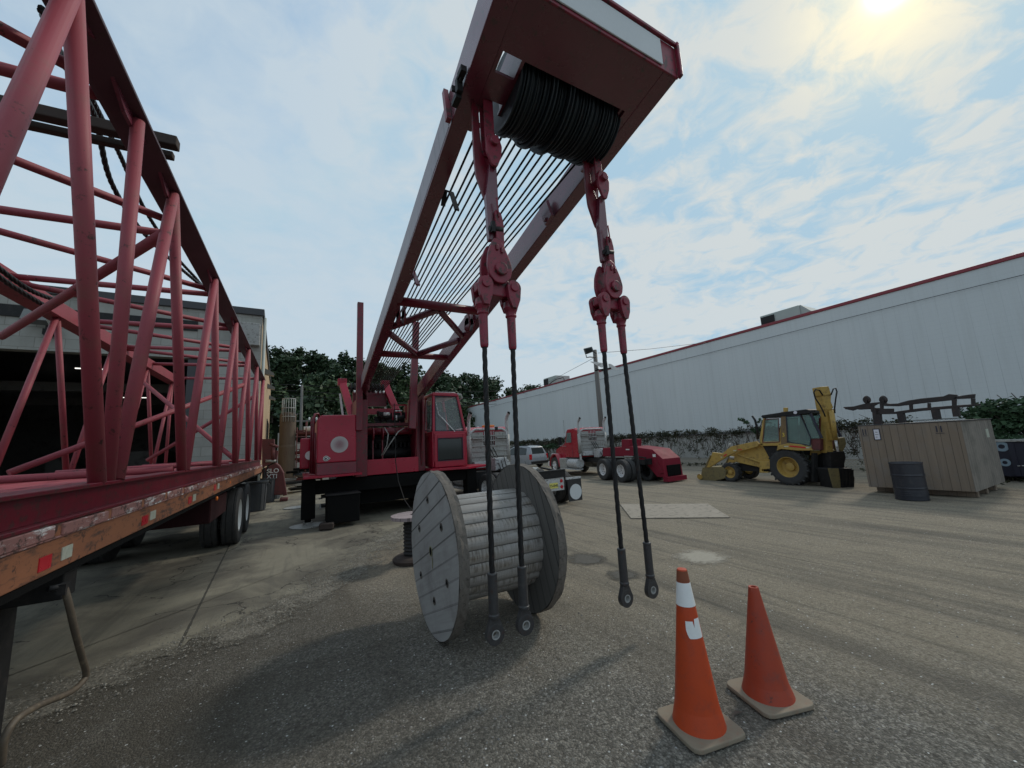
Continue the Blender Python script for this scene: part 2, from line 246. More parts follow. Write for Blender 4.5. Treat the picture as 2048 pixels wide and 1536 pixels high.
# ------------------------------------------------------------------ mesh helpers
class MB:
    def __init__(s): s.v = []; s.f = []; s.sm = []
    def add(s, vs, fs, smooth=False):
        o = len(s.v); s.v += [Vector(p) for p in vs]
        for f in fs: s.f.append([o + i for i in f]); s.sm.append(smooth)
        return s
    def box(s, c, d, rot=None):
        c = Vector(c); vs = [Vector((x * d[0] / 2, y * d[1] / 2, z * d[2] / 2)) for x in (-1, 1) for y in (-1, 1) for z in (-1, 1)]
        if rot is not None: vs = [rot @ p for p in vs]
        return s.add([c + p for p in vs], [(0, 1, 3, 2), (4, 6, 7, 5), (0, 4, 5, 1), (2, 3, 7, 6), (0, 2, 6, 4), (1, 5, 7, 3)])
    def bb(s, x0, x1, y0, y1, z0, z1): return s.box(((x0 + x1) / 2, (y0 + y1) / 2, (z0 + z1) / 2), (abs(x1 - x0), abs(y1 - y0), abs(z1 - z0)))
    def bar(s, a, b, w, h, up=(0, 0, 1)):
        a = Vector(a); b = Vector(b); d = (b - a).normalized(); up = Vector(up)
        if abs(d.dot(up)) > .97: up = Vector((0, 1, 0))
        x = d.cross(up).normalized(); z = x.cross(d).normalized(); vs = []
        for p in (a, b):
            for i, j in ((-1, -1), (1, -1), (1, 1), (-1, 1)): vs.append(p + x * w / 2 * i + z * h / 2 * j)
        return s.add(vs, [(3, 2, 1, 0), (4, 5, 6, 7), (0, 1, 5, 4), (1, 2, 6, 5), (2, 3, 7, 6), (3, 0, 4, 7)])
    def path(s, pts, r, n=8, cap=True, smooth=True):
        pts = [Vector(p) for p in pts]; rs = r if isinstance(r, (list, tuple)) else [r] * len(pts)
        prev = None; rings = []
        for i, p in enumerate(pts):
            d = (pts[min(i + 1, len(pts) - 1)] - pts[max(i - 1, 0)]).normalized()
            if prev is None:
                a = Vector((0, 0, 1)) if abs(d.z) < .9 else Vector((1, 0, 0)); x = d.cross(a).normalized()
            else: x = (prev - d * prev.dot(d)).normalized()
            prev = x; y = d.cross(x)
            rings.append([p + (x * math.cos(2 * math.pi * k / n) + y * math.sin(2 * math.pi * k / n)) * rs[i] for k in range(n)])
        o = [q for rg in rings for q in rg]; fs = []
        for i in range(len(pts) - 1):
            for k in range(n): k2 = (k + 1) % n; fs.append((i * n + k, i * n + k2, (i + 1) * n + k2, (i + 1) * n + k))
        s.add(o, fs, smooth)
        if cap:
            s.add(rings[0], [tuple(range(n))[::-1]]); s.add(rings[-1], [tuple(range(n))])
        return s
    def tube(s, a, b, r, n=12, r2=None, cap=True): return s.path([a, b], [r, r if r2 is None else r2], n, cap)
    def lathe(s, prof, o, ax=(0, 0, 1), n=28, smooth=True, cap=True):
        """prof: (radius, distance along the axis)"""
        o = Vector(o); ax = Vector(ax).normalized(); a = Vector((0, 0, 1)) if abs(ax.z) < .9 else Vector((1, 0, 0)); x = ax.cross(a).normalized(); y = ax.cross(x)
        vs = []; fs = []
        if smooth:
            q = [prof[0]]
            for a_, b_ in zip(prof, prof[1:]):
                if math.hypot(b_[0] - a_[0], b_[1] - a_[1]) > .025: q += [(a_[0] + (b_[0] - a_[0]) * t_, a_[1] + (b_[1] - a_[1]) * t_) for t_ in (.04, .96)]
                q.append(b_)
            prof = q
        for r, h in prof:
            for k in range(n): t = 2 * math.pi * k / n; vs.append(o + ax * h + (x * math.cos(t) + y * math.sin(t)) * r)
        for i in range(len(prof) - 1):
            for k in range(n): k2 = (k + 1) % n; fs.append((i * n + k, i * n + k2, (i + 1) * n + k2, (i + 1) * n + k))
        s.add(vs, fs, smooth)
        if cap:
            for i in (0, len(prof) - 1):
                if prof[i][0] > 1e-4: s.add(vs[i * n:(i + 1) * n], [tuple(range(n))])
        return s
    def prism(s, pts, ext):
        pts = [Vector(p) for p in pts]; e = Vector(ext); n = len(pts)
        return s.add(pts + [p + e for p in pts], [tuple(range(n))[::-1], tuple(range(n, 2 * n))] + [(i, (i + 1) % n, n + (i + 1) % n, n + i) for i in range(n)])
    def ring(s, outer, inner, ext):
        """plate with a hole: two outlines with the same number of points"""
        n = len(outer); e = Vector(ext); o = [Vector(p) for p in outer]; i_ = [Vector(p) for p in inner]
        vs = o + i_ + [p + e for p in o] + [p + e for p in i_]; fs = []
        for k in range(n):
            q = (k + 1) % n
            fs += [(k, q, n + q, n + k), (2 * n + k, 3 * n + k, 3 * n + q, 2 * n + q), (k, 2 * n + k, 2 * n + q, q), (n + k, n + q, 3 * n + q, 3 * n + k)]
        return s.add(vs, fs)
    def build(s, name, mat, parent=None, loc=None, bevel=0, props=None):
        org = Vector(parent['org']) if parent is not None and 'org' in parent else Vector((0, 0, 0))
        if loc is not None: org = Vector(loc)
        me = bpy.data.meshes.new(name); me.from_pydata([p - org for p in s.v], [], s.f); me.polygons.foreach_set('use_smooth', s.sm)
        bm = bmesh.new(); bm.from_mesh(me); bmesh.ops.remove_doubles(bm, verts=bm.verts, dist=1e-5); bmesh.ops.recalc_face_normals(bm, faces=bm.faces); bm.to_mesh(me); bm.free()
        me.validate(); me.materials.append(M[mat] if isinstance(mat, str) else mat)
        o = bpy.data.objects.new(name, me); COL.objects.link(o)
        if parent is not None: o.parent = parent
        o.location = org if (loc is not None and parent is None) else (0, 0, 0)
        o['org'] = org
        if bevel:
            bv = o.modifiers.new('bevel', 'BEVEL'); bv.width = bevel; bv.segments = 2; bv.limit_method = 'ANGLE'; bv.angle_limit = R(40)
        if props: tag(o, *props)
        return o
def tag(o, label, cat, group=None):
    o['label'] = label; o['category'] = cat
    if group: o['group'] = group
    return o
def thing(name, label, cat, loc=(0, 0, 0), group=None, local=False):
    o = bpy.data.objects.new(name, None); COL.objects.link(o); o.empty_display_size = .2
    o.location = loc; o['org'] = (0, 0, 0) if local else tuple(loc); return tag(o, label, cat, group)
def struct(o): o['kind'] = 'structure'; return o
def copytree(o, parent=None):
    c = o.copy(); COL.objects.link(c)
    if parent is not None: c.parent = parent
    for ch in list(o.children): copytree(ch, c)
    return c
def text(s, size, loc, xdir, ydir, mat, parent, name='lettering', ext=.002):
    cu = bpy.data.curves.new('lettering', 'FONT'); cu.body = s; cu.size = size; cu.extrude = ext; cu.align_x = 'CENTER'; cu.align_y = 'CENTER'; cu.offset = size * .012
    tmp = bpy.data.objects.new('lettering', cu); COL.objects.link(tmp); bpy.context.view_layer.update()
    me = bpy.data.meshes.new_from_object(tmp); bpy.data.objects.remove(tmp)
    x = Vector(xdir).normalized(); y = Vector(ydir).normalized(); z = x.cross(y); mt = Matrix((x, y, z)).transposed().to_4x4()
    org = Vector(parent['org']) if parent is not None else Vector((0, 0, 0))
    me.transform(Matrix.Translation(Vector(loc) - org) @ mt); me.materials.clear(); me.materials.append(M[mat])
    o = bpy.data.objects.new(name, me); COL.objects.link(o); o.parent = parent; o['org'] = org; return o
def leaves(mb, c, rad, n, size, rg, shell=.5, up=.0):
    """leaf-sized quads through an ellipsoid, denser towards its skin"""
    c = Vector(c)
    for _ in range(n):
        d = Vector((rg.gauss(0, 1), rg.gauss(0, 1), rg.gauss(0, 1))).normalized(); k = rg.uniform(shell, 1.0) ** .7
        k *= .8 + .45 * noise.noise(d * 2.3 + c)
        p = c + Vector((d.x * rad[0], d.y * rad[1], d.z * rad[2])) * k
        a = Vector((rg.gauss(0, 1), rg.gauss(0, 1), rg.gauss(0, .6))).normalized(); b = a.cross(Vector((rg.gauss(0, 1), rg.gauss(0, 1), rg.gauss(0, 1)))).normalized()
        s1 = size * rg.uniform(.6, 1.3); s2 = s1 * rg.uniform(.4, .8)
        mb.add([p - a * s1, p - b * s2, p + a * s1, p + b * s2], [(0, 1, 2, 3)])
def circ(c, r, n, ax='y', a0=0):
    c = Vector(c); o = []
    for k in range(n):
        t = a0 + 2 * math.pi * k / n
        o.append(c + (Vector((math.cos(t) * r, 0, math.sin(t) * r)) if ax == 'y' else Vector((0, math.cos(t) * r, math.sin(t) * r)) if ax == 'x' else Vector((math.cos(t) * r, math.sin(t) * r, 0))))
    return o
def tyre(parent, c, r, wd, ax, rimr, rimmat='alu', lugs=0, name='wheel', dish=-.3, holes=8):
    """wheel: tyre with tread as the part, rim as its sub-part; ax points to the outside"""
    ax = Vector(ax).normalized(); c = Vector(c); mb = MB(); h = wd / 2
    mb.lathe([(rimr, -h * .85), (r * .86, -h), (r * .96, -h * .92), (r, -h * .72), (r, -h * .45), (r * .975, -h * .42), (r * .975, -h * .36), (r, -h * .33), (r, h * .33), (r * .975, h * .36), (r * .975, h * .42), (r, h * .45), (r, h * .72), (r * .96, h * .92), (r * .86, h), (rimr * 1.06, h * .9), (rimr, h * .8), (rimr * .98, 0)], c, ax, 36, cap=False)
    if lugs:
        u = ax.cross(Vector((0, 0, 1))).normalized(); z = Vector((0, 0, 1))
        for k in range(lugs):
            for sg in (-1, 1):
                t = 2 * math.pi * (k + .5 * (sg > 0)) / lugs; rd = u * math.cos(t) + z * math.sin(t); tg = -u * math.sin(t) + z * math.cos(t)
                mb.bar(c + rd * r * 1.0 + ax * sg * h * .95, c + rd * r * 1.015 + ax * sg * h * .05 + tg * r * .14, r * .085, r * .10, up=rd)
    t_ = mb.build(name, 'rubber', parent)
    rm = MB(); d = h * dish
    rm.lathe([(rimr * 1.03, h * .82), (rimr * .96, h * .86), (rimr * .92, h * .55), (rimr * .80, d + h * .1), (rimr * .42, d), (rimr * .40, d + h * .35), (rimr * .16, d + h * .45), (.001, d + h * .45)], c, ax, 28, cap=False)
    rm.build('rim', rimmat, t_)
    if holes:
        hb = MB(); u = ax.cross(Vector((0, 0, 1))).normalized()
        for k in range(holes):
            t = 2 * math.pi * k / holes; p = c + (u * math.cos(t) + Vector((0, 0, 1)) * math.sin(t)) * rimr * .64 + ax * (d + h * .06)
            hb.lathe([(rimr * .10, 0), (.001, .004)], p, ax, 10, smooth=False, cap=False)
        hb.build('hand_hole', 'void', t_)
    return t_
# ================================================================== SETTING
# one ground sheet, fine near the camera, reaching the horizon
def axis(a, b, st, far):
    o = [a + i * st for i in range(int((b - a) / st) + 1)]; k = st
    lo = [o[0]]; hi = [o[-1]]
    while hi[-1] < far: k *= 1.5; hi.append(hi[-1] + k)
    k = st
    while lo[-1] > -far: k *= 1.5; lo.append(lo[-1] - k)
    return sorted(set(lo[1:] + o + hi[1:]))
xs = axis(-5, 13, .14, 700); ys = axis(0, 15, .14, 700); mb = MB(); nx = len(xs)
for y in ys:
    for x in xs:
        n = noise.noise(Vector((x * .5, y * .5, 0))) * .010 + noise.noise(Vector((x * 3, y * 1.2, 5))) * .005
        mb.v.append(Vector((x, y, -.004 + n * (.3 if abs(x) < 30 and abs(y) < 30 else 0))))
for j in range(len(ys) - 1):
    for i in range(nx - 1): a = j * nx + i; mb.f.append([a, a + 1, a + nx + 1, a + nx]); mb.sm.append(True)
m, b = newmat('gravel_and_dirt'); M['ground'] = m
t = N('ShaderNodeTexCoord'); s = N('ShaderNodeSeparateXYZ'); L(t.outputs['Object'], s.inputs[0]); X, Y = s.outputs[0], s.outputs[1]
big = noi(.32, 5, .6, dist=.8); mid = noi(1.3, 7, .65, dist=.5); fine = noi(26, 6, .75); vf = noi(110, 3, .7)
trk = noi(1, 6, .6, vec=None, dist=.4, stretch=(2.2, .13, 1)); trk2 = noi(1, 5, .7, dist=.3, stretch=(11, .5, 1))
dirt = MA('ADD', MA('MULTIPLY', MA('SUBTRACT', MA('ADD', MA('MULTIPLY', Y, .6), MA('MULTIPLY', X, .9)), 2.9), .55), MA('ADD', MA('MULTIPLY', MA('SUBTRACT', big, .5), 1.6), MA('MULTIPLY', MA('SUBTRACT', trk, .5), 1.2)), clamp=True)
dirt = MA('MULTIPLY', dirt, MA('ADD', MA('MULTIPLY', mid, .7), .58), clamp=True)
g0 = mixc(MA('MULTIPLY', MA('SUBTRACT', fine, .33, clamp=True), 2.6, clamp=True), (.095, .087, .073), (.30, .280, .242))
d0 = mixc(MA('MULTIPLY', MA('SUBTRACT', fine, .36, clamp=True), 2.6, clamp=True), (.245, .205, .150), (.395, .342, .262))
c = mixc(dirt, g0, d0)
c = mixc(MA('MULTIPLY', MA('SUBTRACT', trk, .48, clamp=True), 3.6, clamp=True), c, (.115, .104, .088))
c = mixc(MA('MULTIPLY', MA('MULTIPLY', MA('SUBTRACT', trk2, .51, clamp=True), 3.2, clamp=True), MA('MULTIPLY', MA('SUBTRACT', X, 1.8), .5, clamp=True)), c, (.085, .078, .066))
c = mixc(MA('MULTIPLY', MA('SUBTRACT', mid, .55, clamp=True), 2.2, clamp=True), c, (.07, .068, .062))
# darker brown earth in patches, stronger towards the trailer
dark_earth = MA('MULTIPLY', MA('SUBTRACT', MA('ADD', noi(.6, 6, .65, dist=1), MA('MULTIPLY', MA('SUBTRACT', 2.0, X), .11)), .50, clamp=True), 3.0, clamp=True)
c = mixc(MA('MULTIPLY', dark_earth, .72), c, (.085, .073, .056))
vo = N('ShaderNodeTexVoronoi'); vo.inputs['Scale'].default_value = 46; L(t.outputs['Object'], vo.inputs['Vector'])
peb = MA('MULTIPLY', MA('LESS_THAN', vo.outputs['Distance'], .30), MA('GREATER_THAN', noi(9, 3), .50))
vs = N('ShaderNodeSeparateXYZ'); L(vo.outputs['Color'], vs.inputs[0])
c = mixc(MA('MULTIPLY', peb, MA('MULTIPLY', vs.outputs[0], MA('SUBTRACT', .7, MA('MULTIPLY', dirt, .5)))), c, (.36, .35, .33))
c = mixc(MA('MULTIPLY', MA('GREATER_THAN', vs.outputs[1], .982), MA('LESS_THAN', vo.outputs['Distance'], .3)), c, (.62, .62, .60))
v2 = N('ShaderNodeTexVoronoi'); v2.inputs['Scale'].default_value = 85; L(t.outputs['Object'], v2.inputs['Vector']); s2 = N('ShaderNodeSeparateXYZ'); L(v2.outputs['Color'], s2.inputs[0])
dirt = MA('MAXIMUM', dirt, MA('MULTIPLY', dark_earth, .8)); mul = MA('ADD', MA('MULTIPLY', MA('POWER', s2.outputs[2], 2.0), .95), .64); cg_ = N('ShaderNodeCombineXYZ')
for i_ in range(3): L(MA('ADD', MA('MULTIPLY', mul, MA('SUBTRACT', 1.0, MA('MULTIPLY', dirt, .72))), MA('MULTIPLY', dirt, .66)), cg_.inputs[i_])
c = mixc(1.0, c, cg_.outputs[0], 'MULTIPLY')
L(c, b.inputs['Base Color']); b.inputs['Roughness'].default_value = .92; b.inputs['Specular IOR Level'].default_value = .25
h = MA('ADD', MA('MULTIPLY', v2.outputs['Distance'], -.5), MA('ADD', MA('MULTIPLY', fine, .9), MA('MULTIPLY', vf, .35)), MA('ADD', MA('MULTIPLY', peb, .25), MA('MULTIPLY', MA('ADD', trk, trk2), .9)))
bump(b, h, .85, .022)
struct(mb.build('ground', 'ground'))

# broken concrete apron on the left
pts = [(-6, 60), (-6, 4.4), (-1.9, 4.3), (-1.32, 4.55), (-.92, 4.95), (-.5, 5.0), (-.14, 5.25), (.1, 5.6), (.35, 5.85), (.75, 6.4), (1.1, 7.0), (1.4, 7.7), (1.9, 8.3), (2.5, 9.0), (3.2, 10.0), (3.5, 12), (3.5, 60)]
edge = []
for i in range(1, len(pts) - 1):
    a, b2 = Vector(pts[i]), Vector(pts[i + 1]); k = max(2, int((b2 - a).length / .06)) if i < 15 else 2
    for j in range(k):
        p = a.lerp(b2, j / k)
        if i < 15: p = p + Vector((noise.noise(Vector((p.x * 3, p.y * 3, 0))) * .22 + rnd.uniform(-.03, .03), noise.noise(Vector((p.x * 3, p.y * 3, 9))) * .22 + rnd.uniform(-.03, .03)))
        edge.append(p)
poly = [Vector((-30, 60)), Vector((-30, 4.4))] + edge + [Vector((3.5, 60))]
mb = MB(); mb.add([(p.x, p.y, .004) for p in poly], [tuple(range(len(poly)))])
m, b = newmat('old_concrete_apron'); M['apron'] = m
t = N('ShaderNodeTexCoord'); s = N('ShaderNodeSeparateXYZ'); L(t.outputs['Object'], s.inputs[0]); X, Y = s.outputs[0], s.outputs[1]
a1 = noi(.7, 7, .65, dist=.7); a2 = noi(3.5, 7, .7); fi = noi(60, 5, .7); st = noi(1, 7, .7, stretch=(6, .55, 1), dist=.7)
c = mixc(a2, (.22, .195, .14), (.36, .33, .25)); c = mixc(MA('MULTIPLY', MA('SUBTRACT', a1, .42, clamp=True), 5, clamp=True), c, (.10, .088, .068))
c = mixc(MA('MULTIPLY', MA('SUBTRACT', st, .5, clamp=True), 3, clamp=True), c, (.11, .10, .08)); c = mixc(MA('MULTIPLY', fi, .5), c, (.10, .094, .08))
vo = N('ShaderNodeTexVoronoi', feature='DISTANCE_TO_EDGE'); vo.inputs['Scale'].default_value = .75
wv = N('ShaderNodeVectorMath', operation='ADD'); nn = N('ShaderNodeTexNoise'); nn.inputs['Scale'].default_value = 2.5; nn.inputs['Detail'].default_value = 6; L(t.outputs['Object'], nn.inputs['Vector'])
sc_ = N('ShaderNodeVectorMath', operation='SCALE'); L(nn.outputs['Color'], sc_.inputs[0]); sc_.inputs['Scale'].default_value = .7; L(t.outputs['Object'], wv.inputs[0]); L(sc_.outputs[0], wv.inputs[1]); L(wv.outputs[0], vo.inputs['Vector'])
crk = MA('MULTIPLY', MA('LESS_THAN', vo.outputs['Distance'], .008), MA('GREATER_THAN', a1, .47))
jl = MA('ABSOLUTE', MA('SUBTRACT', MA('ADD', X, MA('MULTIPLY', Y, .048)), -.69)); jl = MA('ADD', jl, MA('MULTIPLY', noi(6, 3), .02)); jnt = MA('LESS_THAN', jl, .022)
c = mixc(MA('MULTIPLY', MA('MAXIMUM', crk, jnt), .8), c, (.025, .022, .018)); L(c, b.inputs['Base Color']); b.inputs['Roughness'].default_value = .88
bump(b, MA('SUBTRACT', MA('ADD', MA('MULTIPLY', fi, .5), a2), MA('MULTIPLY', MA('MAXIMUM', crk, jnt), 1.5)), .6, .012)
struct(mb.build('concrete_apron', 'apron'))

# crumbled band of broken concrete that the apron ends in
m, b = newmat('crumbled_concrete'); M['crumb'] = m; o_ = nt.nodes['Material Output']; at_ = N('ShaderNodeAttribute'); at_.attribute_name = 'fade'
nA = noi(5, 9, .8); nB = noi(42, 6, .8); nC = noi(1.4, 4, .6); vv = N('ShaderNodeTexVoronoi'); vv.inputs['Scale'].default_value = 38; tt = N('ShaderNodeTexCoord'); L(tt.outputs['Object'], vv.inputs['Vector'])
al = MA('MULTIPLY', MA('SUBTRACT', MA('ADD', MA('MULTIPLY', at_.outputs['Fac'], .62), MA('ADD', MA('MULTIPLY', MA('SUBTRACT', nA, .5), 1.5), MA('MULTIPLY', MA('SUBTRACT', nC, .5), 1.6))), .34), 2.2, clamp=True)
c = mixc(MA('MULTIPLY', MA('SUBTRACT', nB, .34, clamp=True), 2.8, clamp=True), (.12, .105, .08), (.60, .56, .47)); L(mixc(MA('MULTIPLY', vv.outputs['Distance'], .8), c, (.14, .125, .10)), b.inputs['Base Color']); b.inputs['Roughness'].default_value = .95
bump(b, MA('SUBTRACT', nB, MA('MULTIPLY', vv.outputs['Distance'], .8)), 1.0, .03); tr = N('ShaderNodeBsdfTransparent'); mm = N('ShaderNodeMixShader'); L(al, mm.inputs[0]); L(tr.outputs[0], mm.inputs[1]); L(b.outputs[0], mm.inputs[2]); L(mm.outputs[0], o_.inputs[0])
mb = MB(); cl = [Vector(p) for p in pts[1:15]]; fd = []
for i, p in enumerate(cl):
    d_ = (cl[min(i + 1, len(cl) - 1)] - cl[max(i - 1, 0)]).normalized(); nn_ = Vector((-d_.y, d_.x))
    for k, q in enumerate((-.55, -.2, .18, .75)): r_ = p + nn_ * q; mb.v.append(Vector((r_.x, r_.y, .0075))); fd.append((0, .9, 1, 0)[k])
for i in range(len(cl) - 1):
    for k in range(3): a = i * 4 + k; mb.f.append([a, a + 4, a + 5, a + 1]); mb.sm.append(False)
o = struct(mb.build('crumbled_concrete_edge', 'crumb')); at_l = o.data.attributes.new('fade', 'FLOAT', 'POINT')
for i, v_ in enumerate(fd): at_l.data[i].value = v_
# rubble along the broken edge + loose stones: nobody could count them
def stone(mb, x, y, r, z0=0.0):
    a = [Vector((1, 0, 0)), Vector((0, 1, 0)), Vector((-1, 0, 0)), Vector((0, -1, 0)), Vector((0, 0, .75)), Vector((0, 0, -.5))]; q = Matrix.Rotation(rnd.uniform(0, 6.3), 3, 'Z')
    vs = [q @ (p * r * rnd.uniform(.65, 1.25)) + Vector((x, y, z0)) for p in a]
    mb.add(vs, [(0, 1, 4), (1, 2, 4), (2, 3, 4), (3, 0, 4), (1, 0, 5), (2, 1, 5), (3, 2, 5), (0, 3, 5)])
mb = MB()
for _ in range(5000):
    p = rnd.choice(edge[:int(len(edge) * .75)]); x = p.x + rnd.gauss(0.0, .25) + .0; y = p.y + rnd.gauss(.0, .22); stone(mb, x, y, rnd.uniform(.003, .010) * rnd.choice((1, 1, 1.5)), .006)
M['rubble'] = paint('pale_concrete_rubble', (.30, .28, .24), (.17, .155, .13), .9, sc1=9)
o = mb.build('concrete_rubble', 'rubble'); o['kind'] = 'stuff'; 
mb = MB()
for _ in range(9000):
    d = 1.3 + 7.5 * rnd.random() ** 1.6; az = R(rnd.uniform(-22, 84)); x = math.sin(az) * d; y = math.cos(az) * d
    if noise.noise(Vector((x * .9, y * .9, 3))) + rnd.uniform(-.35, .35) > -.05: stone(mb, x, y, rnd.uniform(.003, .009) * rnd.choice((1, 1, 1, 1.8)), -.008)
M['stonem'] = paint('loose_grey_stone', (.17, .165, .155), (.075, .073, .07), .9, sc1=11, dirt=(.34, .33, .31), dirtamt=.5)
o = mb.build('loose_gravel', 'stonem'); o['kind'] = 'stuff'
# patches in the dirt
def blob(name, u, v, rx, ry, light):
    c = at(u, v, z=0); mt = softpatch(name + '_soil', *(((.44, .40, .33), (.27, .24, .19)) if light else ((.06, .055, .047), (.13, .118, .098))), (c.x, c.y), rx, ry)
    mb = MB(); mb.add([(c.x + math.cos(t / 20 * math.pi) * rx * 1.6, c.y + math.sin(t / 20 * math.pi) * ry * 1.6, .0045) for t in range(40)], [tuple(range(40))]); return struct(mb.build(name, mt))
blob('bleached_patch', 1402, 1114, .36, .34, True); blob('damp_patch', 1172, 1118, .28, .30, False); blob('damp_patch', 1244, 1150, .20, .2, False)

# ------------------------------------------------------------------ warehouse on the right
WX = 24.0
wh = thing('warehouse', 'long pale grey metal-clad warehouse with a thin red roof edge', 'warehouse', (WX, 28, 0))
MB().bb(WX, WX + 30, -14, 61, 1.62, 7.66).build('wall', 'siding', wh)
MB().bb(WX + .06, WX + 29.9, -13.9, 60.9, 0, 1.62).build('foundation_wall', 'concrete', wh)
MB().bb(WX - .05, WX + 30.05, -14.05, 61.05, 7.66, 7.82).build('roof_edge', 'rooftrim', wh, bevel=.02)
MB().bb(WX - .07, WX + .04, -14, 61, 1.52, 1.64).build('base_flashing', 'darktrim', wh)
mb = MB(); mb.path([(WX - .1, -14 + i * 2.5, 6.95 + .02 * math.sin(i * .9) - .0 * i) for i in range(28)], .012, 5); mb.build('service_cable', 'black', wh)
mb = MB()
for y in (33.8,): mb.path([(WX + .3, y - 1.4, 7.84), (WX + .3, y - 1.3, 8.2), (WX + .3, y, 8.25), (WX + .3, y + .9, 8.1), (WX + .3, y + 1.4, 7.9)], .05, 8)
mb.build('roof_pipe', 'darktrim', wh)
def hvac(y0, y1, z1, lab, hood=True):
    r = thing('rooftop_unit', lab, 'air conditioner', (WX + .6, (y0 + y1) / 2, 7.84), 'rooftop units on the warehouse')
    MB().bb(WX + .3, WX + 2.2, y0, y1, 7.84, z1).build('housing', 'lightmetal', r, bevel=.03)
    MB().bb(WX + .24, WX + .298, y0 + (y1 - y0) * .62, y1 - .06, 7.92, z1 - .12).build('louvre', 'black', r)
    if hood: MB().prism([(WX + .4, y0, 7.9), (WX + .4, y0 - .5, 7.95), (WX + .4, y0 - .05, z1), (WX + .4, y0, z1)], (1.6, 0, 0)).build('hood', 'lightmetal', r)
hvac(10.3, 12.4, 8.45, 'larger pale green rooftop unit with a dark louvre, nearer one on the warehouse roof')
hvac(33.9, 36.3, 8.7, 'smaller looking far rooftop unit above the twin red trucks on the warehouse roof', False)

# ------------------------------------------------------------------ workshop on the left
M['dimwall'] = paint('dim_interior_grey', (.16, .155, .145), (.08, .08, .075), .9, sc1=1.2, dirt=(.05, .045, .04), dirtamt=.5)  # gloom inside the workshop is put into this dark grey
ws = thing('workshop', 'grey block workshop with a wide open door and a tan side wall', 'workshop', (-1.29, 16, 0), local=True); ws.rotation_euler.z = R(2.3)
MB().bb(-1.75, 0, 0, .35, 0, 6.7).bb(-13, -1.75, 0, .35, 5.02, 6.7).bb(-14, -9.5, 0, .35, 0, 5.02).build('front_wall', 'block', ws)
MB().bb(-.25, -.01, .352, 19, 0, 6.7).build('side_wall', 'tan', ws)
MB().bb(-14.1, .06, -.08, 19.1, 6.7, 6.95).build('roof_edge', 'darktrim', ws, bevel=.02)
MB().bb(-14, -.3, 19, 19.3, 0, 6.6).bb(-14.3, -14, .4, 19, 0, 6.6).build('rear_wall', 'dimwall', ws)
MB().bb(-14, -.3, .36, 19, -.0, .02).build('inner_floor', 'deckw', ws)
MB().bb(-9.4, -1.8, -.05, -.004, 5.95, 6.28).build('door_track', 'black', ws)
MB().bb(-2.0, -1.752, .05, .25, 0, 5.0).build('door_frame', 'darktrim', ws)
mb = MB()
for x, y in ((-9.8, 7), (-6.0, 6), (-6.3, 13), (-9.7, 14), (-2.8, 11)): mb.box((x, y, 5.6 if y < 10 else 5.3), (.95, .07, .035))
mb.build('ceiling_light', 'tube', ws)
mb = MB()
for i in range(26): x = rnd.uniform(-9, -2); h = rnd.uniform(.5, 2.3); mb.bb(x, x + rnd.uniform(.3, 1.4), rnd.uniform(8, 15), 16, rnd.choice((0, 1.2)), h)
mb.build('stored_machinery', 'dimwall', ws)
for z_ in (4.6,): MB().bb(-9.4, -1.8, 5.5, 5.8, z_, z_ + .35).build('roof_girder', 'dimwall', ws); MB().bb(-9.4, -1.8, 10.5, 10.8, z_, z_ + .35).build('roof_girder', 'dimwall', ws)
MB().bb(-.75, -.04, -.26, -.002, 5.55, 6.35).build('wall_unit', 'diamond', ws, bevel=.02)
fl = MB(); fl.box((-5.3, -.32, 5.9), (.50, .22, .36), Matrix.Rotation(R(-25), 3, 'X')); f_ = fl.build('floodlight', 'lampg', ws)
MB().bb(-5.2, -4.95, -.22, 0, 5.45, 5.62).box((-5.1, -.25, 5.6), (.06, .06, .5)).build('bracket', 'black', f_)
for y in (5.0, 9.5, 14.5):
    wl = MB(); wl.prism([(0, y, 5.75), (.36, y, 5.55), (.36, y, 5.42), (0, y, 5.5)], (0, .4, 0)); wl.build('wall_lamp', 'lampg', ws)
MB().tube((.08, .2, 0), (.08, .2, 6.7), .05).build('downpipe', 'lightmetal', ws)
for y in (11.3, 13.0, 14.7): 
    f_ = MB().bb(-.02, .03, y, y + .8, 2.2, 3.9).build('window', 'darktrim', ws); MB().bb(.031, .036, y + .08, y + .72, 2.3, 3.8).build('pane', 'darkglass', f_)

# ------------------------------------------------------------------ wooded hill
mb = MB(); hx = [-60 + 6 * i for i in range(34)]; hy = [52, 60, 70, 80, 92, 110, 140]
def hh(x, y):
    top = max(4.5, 17.2 - .15 * (x + 6)) if x > -6 else 17.2
    return top * min(1, max(0, (y - 52) / 40)) ** .8 + noise.noise(Vector((x * .05, y * .05, 1))) * 1.2 - .3
for y in hy:
    for x in hx: mb.v.append(Vector((x, y, hh(x, y) if y > 52 else -.3)))
for j in range(len(hy) - 1):
    for i in range(len(hx) - 1): a = j * len(hx) + i; mb.f.append([a, a + 1, a + len(hx) + 1, a + len(hx)]); mb.sm.append(True)
M['hill'] = paint('dark_hill_soil', (.010, .014, .008), (.015, .018, .010), 1.0, sc1=.3, spec=0)
struct(mb.build('hill', 'hill'))
mb = MB(); mb2 = MB(); tk = MB(); rg = random.Random(4)
